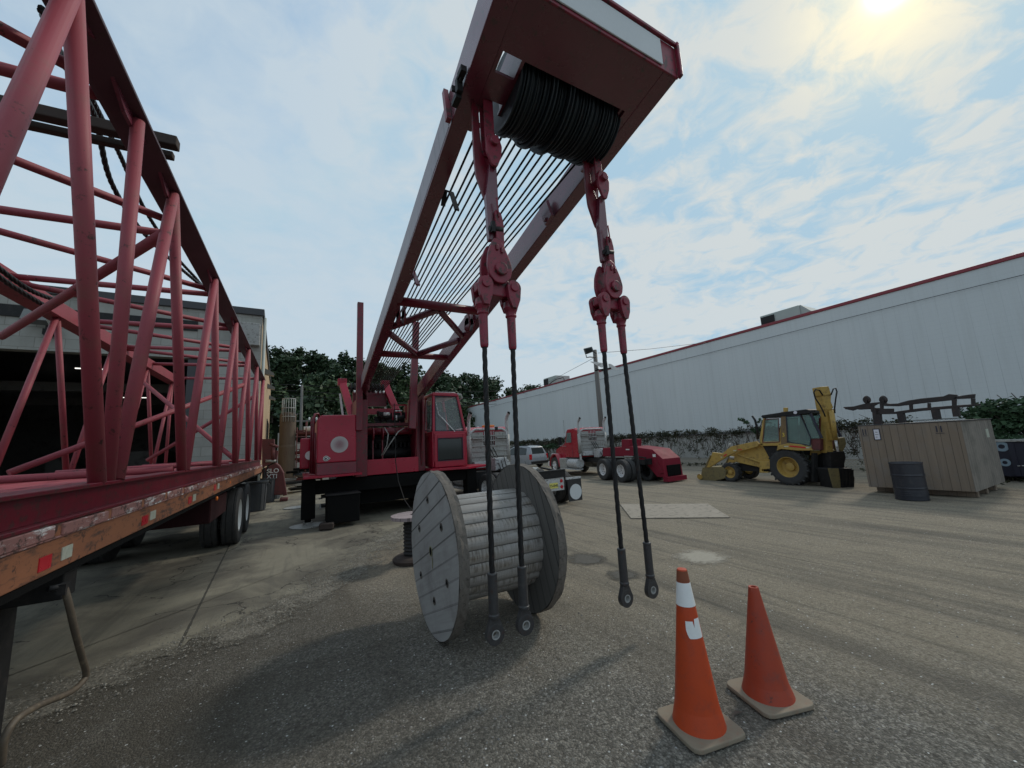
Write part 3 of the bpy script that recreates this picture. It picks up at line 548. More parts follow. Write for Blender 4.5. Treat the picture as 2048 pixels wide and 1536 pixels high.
for row, (y0, n, x0, x1) in enumerate(((56, 18, -14, 60), (64, 19, -16, 66), (73, 20, -16, 74), (83, 24, -16, 84), (90, 26, -18, 92))):
    for i in range(n):
        x = x0 + (x1 - x0) * (i + rg.uniform(-.3, .3)) / (n - 1); y = y0 + rg.uniform(-3, 3); z = hh(x, y); hgt = rg.uniform(6.5, 9.5) * (1 if row < 4 else rg.uniform(.8, 1.15)); r = rg.uniform(3.0, 4.6)
        if row < 2: hgt *= .75
        tk.tube((x, y, z - .5), (x, y, z + hgt * .7), .22, 6, .08, False)
        tgt = mb2 if (row < 3 and rg.random() < .35) else mb
        for q in range(7):
            cz = z + hgt * rg.uniform(.25, .92); c = (x + rg.uniform(-2.2, 2.2), y + rg.uniform(-1.4, 1.4), cz)
            leaves(tgt, c, (r * rg.uniform(.45, .75), r * .6, r * rg.uniform(.4, .6)), 210, .36, rg, .15)
o = mb.build('hillside_wood', 'leaf'); o['kind'] = 'stuff'; o2 = mb2.build('hillside_wood', 'leaf2'); o2['kind'] = 'stuff'; o3 = tk.build('hillside_wood', 'twig'); o3['kind'] = 'stuff'

# ------------------------------------------------------------------ fence, vines, bushes
FX = 18.6
fe = thing('chain_link_fence', 'long chain-link fence overgrown with vines in front of the warehouse', 'fence', (FX, 14, 0))
mb = MB()
for y in range(0, 46, 3): mb.tube((FX, y, 0), (FX, y, 1.72), .03, 8)
mb.tube((FX, 0, 1.72), (FX, 45, 1.72), .022, 8); mb.build('fence_frame', 'link', fe)
m, b = newmat('chain_link_mesh'); M['mesh'] = m; o_ = nt.nodes['Material Output']; t = N('ShaderNodeTexCoord'); s = N('ShaderNodeSeparateXYZ'); L(t.outputs['Object'], s.inputs[0])
d1 = MA('ABSOLUTE', MA('SUBTRACT', MA('FRACT', MA('DIVIDE', MA('ADD', s.outputs[1], s.outputs[2]), .11)), .5)); d2 = MA('ABSOLUTE', MA('SUBTRACT', MA('FRACT', MA('DIVIDE', MA('SUBTRACT', s.outputs[1], s.outputs[2]), .11)), .5))
al = MA('LESS_THAN', MA('MINIMUM', d1, d2), .07); tr = N('ShaderNodeBsdfTransparent'); mm = N('ShaderNodeMixShader'); L(al, mm.inputs[0]); L(tr.outputs[0], mm.inputs[1]); L(b.outputs[0], mm.inputs[2]); L(mm.outputs[0], o_.inputs[0]); b.inputs['Base Color'].default_value = (.33, .34, .34, 1); b.inputs['Metallic'].default_value = .4
MB().add([(FX + .03, 0, .02), (FX + .03, 45, .02), (FX + .03, 45, 1.72), (FX + .03, 0, 1.72)], [(0, 1, 2, 3)]).build('wire_mesh', 'mesh', fe)
vn = MB(); tw = MB(); rg = random.Random(9)
for i in range(640):
    y = rg.uniform(5.2, 44); z = 1.72 - abs(rg.gauss(0, .26)) + .10
    leaves(vn, (FX - rg.uniform(0, .25), y, z), (.16, .35, .16), 34, .045, rg, .2)
for i in range(420):
    y = rg.uniform(5.2, 30); z0 = 1.6; p = [(FX - .08, y, z0)]
    for k in range(rg.randint(3, 6)): q = p[-1]; p.append((FX - rg.uniform(.03, .2), q[1] + rg.uniform(-.12, .12), q[2] - rg.uniform(.08, .26)))
    tw.path(p, .009, 4, False)
    if rg.random() < .8: leaves(vn, p[-1], (.08, .2, .18), 16, .035, rg, .1)
for i in range(30):
    y = rg.uniform(6, 40); tw.path([(FX - .05, y, 1.6), (FX - .05, y + rg.uniform(-.1, .1), 1.9), (FX - .05, y + rg.uniform(-.3, .3), 2.05)], .008, 4, False)
o = vn.build('vine_cover', 'vine'); o['kind'] = 'stuff'; o = tw.build('vine_stems', 'twig'); o['kind'] = 'stuff'
# low weeds at the foot of the fence
gm = MB()
for i in range(260):
    y = rg.uniform(1, 40); x = FX - rg.uniform(.1, 1.6) * rg.random() - .1; leaves(gm, (x, y, .08), (.18, .22, .10), 16, .04, rg, .1)
for i in range(90):
    x = rg.uniform(13.2, 17); y = rg.uniform(1.0, 4.6)
    if x > 15.2 or y > 4.7: leaves(gm, (x, y, .06), (.18, .22, .08), 16, .04, rg, .1)
o = gm.build('weeds', 'vine'); o['kind'] = 'stuff'
def shrub(u, v, x, rad, n, lab, name='bush', frond=False, grp=None):
    c = at(u, v, x=x); r = thing(name, lab, 'bush' if not frond else 'plant', (c.x, c.y, 0), grp); rg = random.Random(int(u)); cr = MB()
    if frond:
        st = MB()
        for k in range(7):
            a = rg.uniform(0, 6.3); l = rg.uniform(.5, .95); p = [Vector((c.x, c.y, .9)), Vector((c.x, c.y, 1.55)), Vector((c.x + math.cos(a) * l * .3, c.y + math.sin(a) * l * .5, 1.9 + .1 * l)), Vector((c.x + math.cos(a) * l * .5, c.y + math.sin(a) * l * .95, 2.0 + rg.uniform(-.05, .3)))]
            st.path(p, .012, 5, False)
            for t_ in range(12):
                q = p[1].lerp(p[2], t_ / 11) if t_ < 6 else p[2].lerp(p[3], (t_ - 5) / 6); leaves(cr, q, (.06, .1, .04), 3, .07, rg, .3)
        st.tube((c.x, c.y, 0), (c.x, c.y, 1), .03, 6, .015); st.build('stem', 'twig', r)
    else:
        for q in range(9): leaves(cr, c + Vector((rg.uniform(-.5, .5) * rad[0], rg.uniform(-.7, .7) * rad[1], rg.uniform(-.7, .6) * rad[2])), (rad[0] * .5, rad[1] * .5, rad[2] * .42), n // 9, .07, rg, .3)
        tr_ = MB()
        for q in range(6): tr_.path([(c.x, c.y, 0), (c.x + rg.uniform(-.2, .2), c.y + rg.uniform(-.4, .4), c.z * .6), (c.x + rg.uniform(-.4, .4), c.y + rg.uniform(-.8, .8), c.z + rad[2] * .7)], [.04, .025, .01], 5, False)
        tr_.build('stem', 'twig', r)
    cr.build('foliage', 'bush', r)
shrub(2040, 850, 17.6, (1.1, 1.5, .75), 3600, 'dense dark green bush at the right edge above the dark container')
shrub(2085, 830, 18.0, (1.2, 1.5, .95), 2600, 'taller green bush cut off by the right edge of the photo')
shrub(1510, 850, 18.2, (1, 1, 1), 0, 'feathery self-sown plant standing above the vines left of the yellow cab', 'leafy_plant', True)
shrub(1060, 893, 18.9, (1.2, 3.2, .35), 1500, 'low green bush on the fence behind the silver car')
shrub(1098, 890, 18.4, (.8, 1.6, .35), 900, 'small leafy bush on the fence behind the second red truck bonnet')
# ================================================================== FLATBED TRAILER
TX0, TX1, TY0, TY1 = -3.45, -1.0, 1.0, 14.55
M['darkmaroon'] = paint('grimy_dark_maroon', (.035, .010, .012), (.02, .010, .010), .8, sc1=5, spec=.2)
tr = thing('flatbed_trailer', 'long old flatbed trailer with a worn orange side rail and dual wheels', 'trailer', (-2.2, 9, 0))
MB().bb(TX0 + .08, TX1 - .08, TY0, TY1, 1.375, 1.432).build('deck', 'deckw', tr)
mb = MB().bb(TX1 - .075, TX1 - .012, TY0, TY1, 1.21, 1.362); mb.bb(TX0, TX0 + .06, TY0, TY1, 1.21, 1.362); mb.build('side_rail', 'rail', tr, bevel=.006)
mb = MB().bb(TX1 - .012 - .06, TX1 - .0, TY0, TY1, 1.364, 1.374)
y = TY0
while y < TY1 - .1:                                                  # rub rail in short, dented lengths between the stake pockets
    l = min(.58, TY1 - y); dz = rnd.uniform(-.005, .005); dx = rnd.uniform(-.004, .006); mb.box((TX1 - .035 + dx, y + l / 2, 1.402 + dz), (.075, l - .07, .056), Matrix.Rotation(rnd.uniform(-.008, .008), 3, 'X')); y += l
mb.build('rub_rail', 'rub', tr, bevel=.008)
mb = MB(); y = TY0 + .56
while y < TY1 - .2: MB().bb(TX1 - .07, TX1 - .004, y - .04, y + .07, 1.376, 1.432).build('stake_pocket', 'rail', tr); y += .58
mb = MB().bb(TX1 - .074, TX1 - .02, TY0, TY1, 1.17, 1.206); mb.build('lower_flange', 'void', tr)
for x in (-1.85, -2.75): MB().bb(x - .06, x + .06, TY0, TY1, .88, 1.37).build('main_beam', 'black', tr)
mb = MB(); y = TY0 + .3
while y < TY1: mb.bb(TX0 + .1, TX1 - .1, y, y + .06, 1.24, 1.372); y += .6
mb.build('cross_member', 'black', tr)
MB().bb(TX0 + .1, TX1 - .1, 14.4, 14.58, .95, 1.36).build('rear_bolster', 'black', tr)
MB().bb(-2.2, -1.1, 7.2, 8.6, .78, 1.12).tube((-2.6, 7.4, .85), (-2.6, 8.4, .85), .14, 14).build('tool_box', 'darkmaroon', tr, bevel=.02)
M['rusthandle'] = paint('worn_rusty_handle', (.11, .085, .06), (.05, .04, .035), .6, sc1=9, dirt=(.25, .2, .13), dirtamt=.4)
M['tapered'] = paint('red_reflector', (.60, .02, .035), (.45, .02, .03), .3, sc1=20); M['tapewhite'] = paint('dirty_white_reflector', (.60, .62, .52), (.45, .45, .36), .35, sc1=16, dirt=(.25, .2, .15), dirtamt=.4)
for (ur, vr, uw, vw, s) in ((90, 1126, 134, 1104, .085), (290, 1040, 306, 1030, .09), (380, 1000, 389, 995, .10), (430, 975, 437, 972, .11)):
    for u, v, mt in ((ur, vr, 'tapered'), (uw, vw, 'tapewhite')):
        p = at(u, v, x=TX1 - .01); l = .10 if ur == 90 else .13
        MB().bb(TX1 - .012, TX1 - .008, p.y - l / 2, p.y + l / 2, p.z - s * .36, p.z + s * .36).build('reflector', mt, tr)
for u, v in ((458, 965), (432, 997)):
    p = at(u, v, x=TX1 - .03); MB().lathe([(.03, 0), (.028, .02), (.001, .026)], p, (1, 0, 0), 14).build('marker_light', 'amber', tr)
for y in (9.85, 11.15):
    for x, sg in ((-1.14, 1), (-1.46, -1), (-3.0, 1), (-3.32, -1)):
        tyre(tr, (x, y, .545), .545, .27, (1 if x > -2.2 else -1, 0, 0), .30, 'white', name='wheel', dish=-.1 if x in (-1.14, -3.32) else -.7)
    MB().tube((-3.3, y, .545), (-1.2, y, .545), .07).build('axle', 'black', tr)
MB().bb(-2.9, -1.7, 9.2, 11.9, .75, .88).build('suspension', 'black', tr)
def smoothp(pts, m_=8):
    o = []
    for i in range(len(pts) - 1):
        p0, p1, p2, p3 = pts[max(i - 1, 0)], pts[i], pts[i + 1], pts[min(i + 2, len(pts) - 1)]
        for j in range(m_): t = j / m_; o.append(.5 * ((2 * p1) + (-p0 + p2) * t + (2 * p0 - 5 * p1 + 4 * p2 - p3) * t * t + (-p0 + 3 * p1 - 3 * p2 + p3) * t ** 3))
    return o + [pts[-1]]
# landing leg, crank
lg = MB(); lg.bb(-1.44, -1.28, 3.02, 3.19, .30, 1.25).bb(-1.41, -1.31, 3.06, 3.15, .03, .35).bb(-1.50, -1.22, 2.96, 3.25, .006, .03).bar((-1.36, 3.1, .9), (-2.3, 3.8, 1.3), .06, .06).bb(-1.28, -1.06, 3.02, 3.16, 1.02, 1.16)
lg.build('landing_leg', 'black', tr, bevel=.006)
q = [at(95, 1178, x=-1.02), at(128, 1173, x=-.98), at(138, 1210, x=-.96), at(150, 1262, x=-.95), at(163, 1310, x=-.95), at(172, 1345, x=-.955), at(166, 1362, x=-.96), at(140, 1385, x=-.97), at(80, 1410, x=-.99), at(32, 1440, x=-1.0), at(8, 1480, x=-1.01), at(2, 1530, x=-1.02)]
MB().path(smoothp([q[1]] + q[2:]), .014, 10).build('crank_handle', 'rusthandle', tr)
MB().path(q[:2], .014, 8).box(q[1] + Vector((0, .0, -.01)), (.03, .05, .05)).build('crank_socket', 'black', tr)

# ================================================================== BOOM SECTIONS ON THE TRAILER
lb = thing('boom_lattice_section', 'big faded red lattice boom section loaded on the flatbed trailer', 'boom section', (-2.1, 7, 1.46))
NX, FXX, ZB, ZT = -1.035, -3.2, 1.6, 4.03
mb = MB(); mb.bb(-1.16, -1.003, 1.2, 14.3, 1.578, 1.600).bb(-1.13, -1.045, 1.2, 14.3, 1.452, 1.578).bb(-1.16, -1.003, 1.2, 14.3, 1.434, 1.452).build('bottom_chord', 'craned', lb, bevel=.004)
mb = MB(); mb.bb(-3.3, -3.12, 1.2, 14.3, 1.434, 1.6).build('bottom_chord', 'lattice', lb, bevel=.006)
mb = MB(); mb.prism([(-.985, 0, 4.075), (-.985, 0, 4.05), (-1.165, 0, 4.02), (-1.195, 0, 4.02), (-1.195, 0, 4.19), (-1.17, 0, 4.19), (-1.165, 0, 4.045)], (0, 14.2, 0)); mb.build('top_chord', 'chordshade', lb, bevel=.006)
mb = MB(); mb.prism([(-3.12, 0, 4.10), (-3.12, 0, 3.88), (-3.34, 0, 3.88), (-3.34, 0, 4.10)], (0, 14.2, 0)); mb.build('top_chord', 'lattice', lb, bevel=.006)
topn = [.5, 2.36, 4.12, 6.05, 8.0, 10.0, 11.95, 14.0]; botn = [1.66, 3.34, 5.15, 7.0, 8.85, 10.85, 12.9]
def member(a, b, r, name='diagonal_tube'): return MB().tube(a, b, r, 18).build(name, 'lattice', lb)
for i, yb in enumerate(botn):
    for yt in (topn[i], topn[i + 1] if i + 1 < len(topn) else 14.1):
        if yb < 2 and yt < 1: continue
        member((NX, yb + ((.14 if yb > 3 and yb < 4 else .07) if yt > yb else (-.13 if yb < 4 else -.05)), ZB), (NX, yt, ZT), .041)
        if yb > 2: member((FXX, yb + (.07 if yt > yb else -.05), ZB), (FXX, yt, ZT - .1), .037)
member((NX - .01, 3.38, ZB), (NX, 3.25, ZT), .038, 'vertical_tube'); member((FXX, 14.0, ZB), (FXX, 14.0, ZT - .1), .036, 'vertical_tube'); member((NX, 14.1, ZB), (NX, 14.1, ZT), .038, 'vertical_tube')
for y in (3.14, 5.0, 6.75, 8.55, 10.3, 12.0, 14.0): member((-1.172, y, 4.07), (FXX + .05, y, 4.02), .038, 'cross_tube')
for a, b in ((3.02, 1.7), (4.72, 3.2), (6.55, 5.05), (8.35, 6.9), (10.1, 8.7), (11.7, 10.4)): member((-1.172, a, 4.07), (FXX + .05, b, 4.0), .035, 'cross_tube')
for (a, b) in (((NX, 4.0, 3.6), (FXX, 6.9, 3.3)), ((FXX, 11.6, 3.55), (NX, 8.85, 1.66)), ((FXX, 12.5, 1.75), (NX, 11.6, 3.2)), ((FXX, 7.4, 1.66), (NX, 9.64, 3.2))): member(a, b, .042, 'bracing_tube')
for y in (5.02, 8.5, 12.2): member((NX - .05, y, 1.62), (FXX, y, 1.62), .034, 'cross_tube')
# gussets under the near top chord
mb = MB()
for y in topn[1:] + [3.2]: MB().prism([(-1.05, y - .30, 4.04), (-1.05, y - .10, 3.96), (-1.05, y + .10, 3.96), (-1.05, y + .30, 4.04)], (-.02, 0, 0)).build('gusset', 'boom', lb)

# loose tubes lying between the chords on the deck
for i, (x, r, y0, y1) in enumerate(((-1.34, .055, 1.0, 12.4), (-1.56, .05, 1.2, 12.0), (-1.80, .06, .9, 11.6), (-2.1, .055, 1.4, 12.5), (-2.45, .05, 1.2, 12.2), (-2.8, .055, 1.2, 11.9))):
    pt = MB().tube((x, y0, 1.432 + r), (x, y1, 1.432 + r), r, 16)
    pt.build('steel_tube', 'lattice', None, loc=(x, y0, 1.46), props=(('%s faded red tube lying on the trailer deck, %s from the near edge' % (('thick', 'thin', 'thickest', 'thick', 'thin', 'thick')[i], ('first', 'second', 'third', 'fourth', 'fifth', 'sixth')[i])), 'tube', 'loose tubes on the trailer deck'))
# dunnage timbers across the top chords
for k, (z, dy, l) in enumerate(((4.255, 0, 0), (4.235, .15, -.06))):
    mb = MB(); a = Vector((-.93 + l, 3.72 + dy, z)); b = Vector((-3.75, 3.85 + dy, z)); mb.bar(a, b, .09 - .03 * k, .085 - .03 * k)
    mb.build('dunnage_timber', 'timber', None, loc=a, bevel=.008, props=('dark weathered timber across the truss top, %s of the two' % ('nearer' if k == 0 else 'farther'), 'timber', 'timbers lying across the lattice'))
# twisted black slings sagging from the truss top
def twisted(pts, r, turns, name, mat='rope'):
    pts = [Vector(p) for p in pts]; P_ = []
    for i in range(len(pts) - 1):
        p0 = pts[max(i - 1, 0)]; p1 = pts[i]; p2 = pts[i + 1]; p3 = pts[min(i + 2, len(pts) - 1)]
        for j in range(14):
            t = j / 14; P_.append(.5 * ((2 * p1) + (-p0 + p2) * t + (2 * p0 - 5 * p1 + 4 * p2 - p3) * t * t + (-p0 + 3 * p1 - 3 * p2 + p3) * t ** 3))
    P_.append(pts[-1]); ln = [0]
    for i in range(1, len(P_)): ln.append(ln[-1] + (P_[i] - P_[i - 1]).length)
    n = max(40, int(ln[-1] / .018)); Q = []; j = 0
    for k in range(n + 1):
        s = ln[-1] * k / n
        while j < len(ln) - 2 and ln[j + 1] < s: j += 1
        Q.append(P_[j].lerp(P_[j + 1], (s - ln[j]) / max(1e-6, ln[j + 1] - ln[j])))
    mb = MB()
    for st in range(3):
        path = []
        for k, p in enumerate(Q):
            d = (Q[min(k + 1, n)] - Q[max(k - 1, 0)]).normalized(); a = Vector((0, 0, 1)) if abs(d.z) < .9 else Vector((1, 0, 0)); x = d.cross(a).normalized(); y = d.cross(x); t = turns * ln[-1] * k / n + st * 2.094
            path.append(p + (x * math.cos(t) + y * math.sin(t)) * r * .34)
        mb.path(path, r * .72, 8)
    return mb
sl = [([(85, 20), (130, 130), (190, 235), (225, 370), (300, 480), (400, 570), (412, 580)], 'nearer of two twisted black slings sagging inside the truss'),
      ([(105, 10), (150, 130), (235, 300), (290, 420), (350, 510), (395, 560), (408, 578)], 'farther of two twisted black slings sagging inside the truss')]
for k, (uv, lab) in enumerate(sl):
    P_ = []
    for i, (u, v) in enumerate(uv):
        t = i / (len(uv) - 1); P_.append(at(u, v, x=-1.25 - .45 * math.sin(math.pi * t) - k * .12))
    o = twisted(P_, .022, 30, 'sling').build('rope_sling', 'rope', None, loc=P_[0], props=(lab, 'sling', 'twisted slings in the lattice'))
for k, uv in enumerate(([(-60, 480), (0, 538), (60, 580), (110, 600)], [(-60, 500), (0, 555), (50, 588), (90, 612)])):
    P_ = [at(u, v, x=-2.95) for u, v in uv]
    twisted(P_, .028, 24, 'sling').build('rope_sling', 'rope', None, loc=P_[0], props=('twisted black sling by the far top chord at the left edge, %s one' % ('upper', 'lower')[k], 'sling', 'twisted slings in the lattice'))
# ================================================================== CRANE
cr = thing('crawler_boom_crane', 'big red truck crane with open cab front, boom raised towards the camera', 'crane', (2.3, 11.5, 0)); cr.name = 'truck_crane'
def B(x0, y, h=0): return Vector((x0 + .0279 * (y - 2), y, 5.15 - .184 * y + h))
def cap(m_, a, b, w, h, up=(0, 0, 1)): return m_.bar(a, b, w, h, up)
LX, RX, BW, BH, Y0, Y1 = 1.115, 2.868, .17, .36, 1.84, 11.35
for x0, nm in ((LX, 'L'), (RX - BW, 'R')):
    mb = MB(); vs = [B(x0, Y0), B(x0 + BW, Y0), B(x0 + BW, Y1), B(x0, Y1), B(x0, Y0, BH), B(x0 + BW, Y0, BH), B(x0 + BW, Y1, BH), B(x0, Y1, BH)]
    mb.add(vs, [(0, 1, 2, 3), (4, 7, 6, 5), (0, 4, 5, 1), (1, 5, 6, 2), (2, 6, 7, 3), (3, 7, 4, 0)]); ch = mb.build('boom_chord', 'boom', cr, bevel=.008)
# faded lettering band on the near outer web: only the pale worn patches are readable
M['band'], b = newmat('worn_pale_lettering_band'); t = N('ShaderNodeTexCoord'); mp = N('ShaderNodeMapping'); L(t.outputs['Object'], mp.inputs[0]); mp.inputs['Rotation'].default_value = (R(10.4), 0, 0)
s = N('ShaderNodeSeparateXYZ'); L(mp.outputs[0], s.inputs[0]); f = MA('FRACT', MA('DIVIDE', s.outputs[1], .31)); 
st = MA('ADD', MA('LESS_THAN', MA('ABSOLUTE', MA('SUBTRACT', f, .25)), .05), MA('LESS_THAN', MA('ABSOLUTE', MA('SUBTRACT', f, .72)), .05), clamp=True)
wv = MA('GREATER_THAN', noi(3.3, 3), .5); c = mixc(noi(2, 6, .7), (.20, .15, .165), (.30, .27, .285)); c = mixc(MA('MULTIPLY', MA('MULTIPLY', st, wv), .55), c, (.13, .12, .125)); c = mixc(MA('MULTIPLY', MA('SUBTRACT', noi(5, 7, .7), .5, clamp=True), 2.5, clamp=True), c, (.20, .12, .14))
L(c, b.inputs['Base Color']); b.inputs['Roughness'].default_value = .4
mb = MB(); mb.add([B(LX - .003, 3.0, .03), B(LX - .003, 10.6, .03), B(LX - .003, 10.6, .33), B(LX - .003, 3.0, .33), B(LX, 3.0, .03), B(LX, 10.6, .03), B(LX, 10.6, .33), B(LX, 3.0, .33)], [(0, 1, 2, 3), (0, 4, 5, 1), (2, 6, 7, 3), (1, 5, 6, 2), (0, 3, 7, 4)]); mb.build('lettering_band', 'band', cr)
mb = MB(); mb.bar(B(LX - .03, 2.92, .0), B(LX - .03, 2.99, .38), .045, .05).build('web_stiffener', 'pend', cr)
def slab(x0, x1, y0, y1, h0, h1):
    vs = [B(x, y, h) for h in (h0, h1) for x, y in ((x0, y0), (x1, y0), (x1, y1), (x0, y1))]; m_ = MB(); m_.add(vs, [(3, 2, 1, 0), (4, 5, 6, 7), (0, 1, 5, 4), (1, 2, 6, 5), (2, 3, 7, 6), (3, 0, 4, 7)]); return m_
def slabm(m_, *a): q = slab(*a); m_.add(q.v, q.f); return m_
i0, i1 = LX + BW, RX - BW
mb = MB(); slabm(mb, i0, i1, Y0 + .002, 2.24, .004, .03); slabm(mb, i0, 1.32, 2.24, 2.95, .004, .03); slabm(mb, 1.32, 1.49, 2.40, 2.62, .004, .03); slabm(mb, 2.62, i1, 2.24, 2.95, .004, .03); slabm(mb, 1.49, 1.52, 2.24, 2.72, .004, .03)
hd = mb.build('head_bottom_plate', 'boom', cr)
mb = MB(); slabm(mb, LX + .002, RX - .002, Y0 - .02, Y0 - .002, -.012, .30); slabm(mb, LX - .012, LX + .016, Y0 - .06, Y0 - .022, -.02, .32); slabm(mb, RX - .016, RX + .014, Y0 - .06, Y0 - .022, -.02, .32); slabm(mb, LX - .01, RX + .01, Y0 - .05, Y0 - .022, .29, .32); mb.build('head_front_plate', 'pend', cr, bevel=.006)
slab(1.36, 2.66, Y0 - .034, Y0 - .0225, .015, .275).build('name_plate', 'greyp', cr, bevel=.004)
mb = MB(); slabm(mb, LX + .01, 1.30, Y0, 3.0, .37, .39); slabm(mb, 1.50, RX - .01, Y0, 3.0, .37, .39); slabm(mb, 1.5, 1.52, 1.9, 2.7, .03, .37); slabm(mb, 2.58, 2.61, 1.9, 2.9, .03, .37); slabm(mb, 1.52, 2.58, 2.1, 2.14, .03, .37); mb.build('head_top_plate', 'boom', cr)
# sheaves
ax0 = B(1.53, 2.60, .17)
shn = 19
for k in range(shn):
    x = 1.535 + k * (2.60 - 1.535) / (shn - 1); c0 = B(x, 2.62, .17); rr = .34 + .012 * math.sin(k * 1.7) + (.03 if k in (5, 8) else 0)
    MB().lathe([(.05, -.02), (rr * .9, -.02), (rr, -.024), (rr, -.016), (rr * .93, -.006), (rr * .93, .006), (rr, .016), (rr, .024), (rr * .9, .02), (.05, .02)], c0, (1, 0, 0), 40).build('sheave', 'sheave', cr)
MB().tube(B(1.3, 2.60, .17), B(2.8, 2.60, .17), .045, 16).build('sheave_shaft', 'black', cr)
mb = MB(); mb.lathe([(.03, 0), (.06, .02), (.07, .06), (.05, .08)], B(1.80, 2.84, .05), (.2, -.3, -1), 16).build('guard_roller', 'sheave', cr)
# boom fittings
def pb(m_, u, v, x, w=.03, l=.05, h=.05):
    p = at(u, v, x=x); m_.box(p, (w, l, h)); return p
mb = MB(); xo = LX + .01
a = pb(mb, 924, 145, xo - .03, .05, .09, .05); c_ = pb(mb, 918, 172, xo - .03, .05, .05, .13); d_ = pb(mb, 913, 200, xo - .03, .05, .11, .05); mb.tube(a, c_, .012).tube(c_, d_, .012); mb.box(at(908, 178, x=xo - .02), (.04, .02, .05)); mb.build('web_bracket', 'black', cr)
mb = MB()
for (u0, v0, u1, v1) in ((888, 380, 903, 385), (890, 383, 886, 412), (903, 386, 914, 420)): p, q_ = at(u0, v0, x=1.36), at(u1, v1, x=1.37); mb.bar(p, q_, .05, .02)
mb.build('rope_guide', 'black', cr)
mb = MB()
for (u0, v0, u1, v1) in ((826, 543, 836, 570), (822, 545, 822, 560)): p, q_ = at(u0, v0, x=1.44), at(u1, v1, x=1.45); mb.bar(p, q_, .06, .03)
mb.build('rope_guide', 'boom', cr)
mb = MB(); p = at(1093, 425, x=i1 - .02); mb.box(p, (.05, .16, .30), Matrix.Rotation(R(-20), 3, 'X')); mb.tube(p + Vector((-.05, 0, -.10)), p + Vector((.06, 0, -.10)), .03); mb.build('web_lug', 'boom', cr)
# cross members of the butt section
def cm(a, b, r, mat='craned'): return MB().tube(a, b, r, 16).build('cross_tube', mat, cr)
cm(B(i0 - .05, 6.12, .06), B(i1 + .05, 6.12, .06), .075); cm(B(i0 - .05, 8.2, .05), B(i1 + .05, 8.2, .05), .068)
for (xa, ya, xb, yb) in ((i0, 7.0, 1.95, 6.2), (1.95, 6.2, i1, 7.1), (i0, 7.25, 2.02, 8.12), (2.02, 8.12, i1, 7.3)): MB().tube(B(xa, ya, .05), B(xb, yb, .05), .062, 14).build('diagonal_tube', 'boom', cr)
mb = MB()
for x0 in (i0 + .02, i1 - .12):
    for dx in (0, .09): p = B(x0 + dx, 6.5, -.02); MB().lathe([(.03, 0), (.13, 0), (.13, .025), (.03, .025)], p, (1, 0, 0), 18, smooth=False).box(p + Vector((.012, .0, .1)), (.024, .2, .2)).build('connection_lug', 'craned', cr)
mb = MB(); mb.prism([B(i1, 7.0, .1), B(i1, 7.5, .1), B(i1 + .0, 7.3, -.04)], (.03, 0, 0)); mb.prism([B(LX + .1, 9.6, -.0), B(LX + .1, 9.95, .0), B(LX + .1, 9.8, -.2)], (.03, 0, 0)); mb.build('gusset', 'boom', cr)
# hoist ropes from the head sheaves to the gantry
for k in range(15):
    x = 1.42 + k * (2.60 - 1.42) / 14 + (.016 if k % 3 == 1 else 0) ; a = B(x, 2.83, .12); b_ = Vector((1.52 + .62 * k / 14, 11.9, 3.42))
    mid = a.lerp(b_, .5) + Vector((0, 0, -.015))
    MB().path([a, a.lerp(mid, .5) + Vector((0, 0, -.006)), mid, mid.lerp(b_, .5) + Vector((0, 0, -.006)), b_], .0125, 6).build('hoist_rope', 'rope', cr)
# masts
MB().bar((1.30, 10.35, 2.2), (1.34, 10.55, 5.62), .15, .13, (0, 1, 0)).build('mast', 'craned', cr, bevel=.01)
MB().bar((2.62, 10.35, 2.2), (2.93, 10.9, 5.35), .18, .13, (0, 1, 0)).build('mast', 'craned', cr, bevel=.01)
# boom feet
for x in (1.36, 1.50, 2.80, 2.97):
    mb = MB(); mb.prism([(x, 10.5, 3.15), (x, 11.5, 3.1), (x, 11.5, 2.2), (x, 11.0, 1.2), (x, 10.8, 1.2), (x, 10.55, 2.4)], (.035, 0, 0)); mb.build('boom_foot_plate', 'craned', cr)
mb = MB()
for x in (1.68, 1.92): mb.lathe([(.05, 0), (.17, 0), (.17, .03), (.05, .03)], (x, 10.75, 2.12), (1, 0, 0), 20, smooth=False); mb.bb(x, x + .03, 10.72, 10.80, 1.45, 2.1)
mb.build('rope_ring', 'craned', cr)
MB().tube((1.5, 10.95, 2.20), (3.0, 10.95, 2.18), .10, 18).build('winch_shaft', 'craned', cr)
MB().bb(1.55, 3.1, 11.0, 11.4, 2.34, 2.42).build('deck_beam', 'craned', cr)
# turntable front beam and dark machine bay
MB().bb(1.24, 1.52, 10.46, 12.3, 1.06, 3.0).build('side_frame', 'craned', cr, bevel=.01)
MB().bb(2.86, 3.1, 10.8, 12.3, 1.06, 3.0).build('side_frame', 'craned', cr, bevel=.01)
MB().bb(1.525, 2.855, 10.62, 10.9, 1.07, 1.46).build('front_beam', 'crane', cr, bevel=.01)
MB().bb(1.525, 2.855, 11.6, 11.7, 1.1, 2.3).build('bay_void_sheet', 'void', cr)  # black sheet painted in as the deep shade inside the bay
mb = MB()
for k in range(11): mb.tube((1.62 + k * .115, 11.3, 1.62), (1.62 + k * .115, 11.3, 2.05), .035, 8)
mb.tube((1.55, 11.3, 1.6), (2.85, 11.3, 1.6), .14, 14).tube((1.6, 11.35, 1.95), (2.8, 11.35, 1.95), .11, 14); mb.build('winch_drum', 'black', cr)
mb = MB()
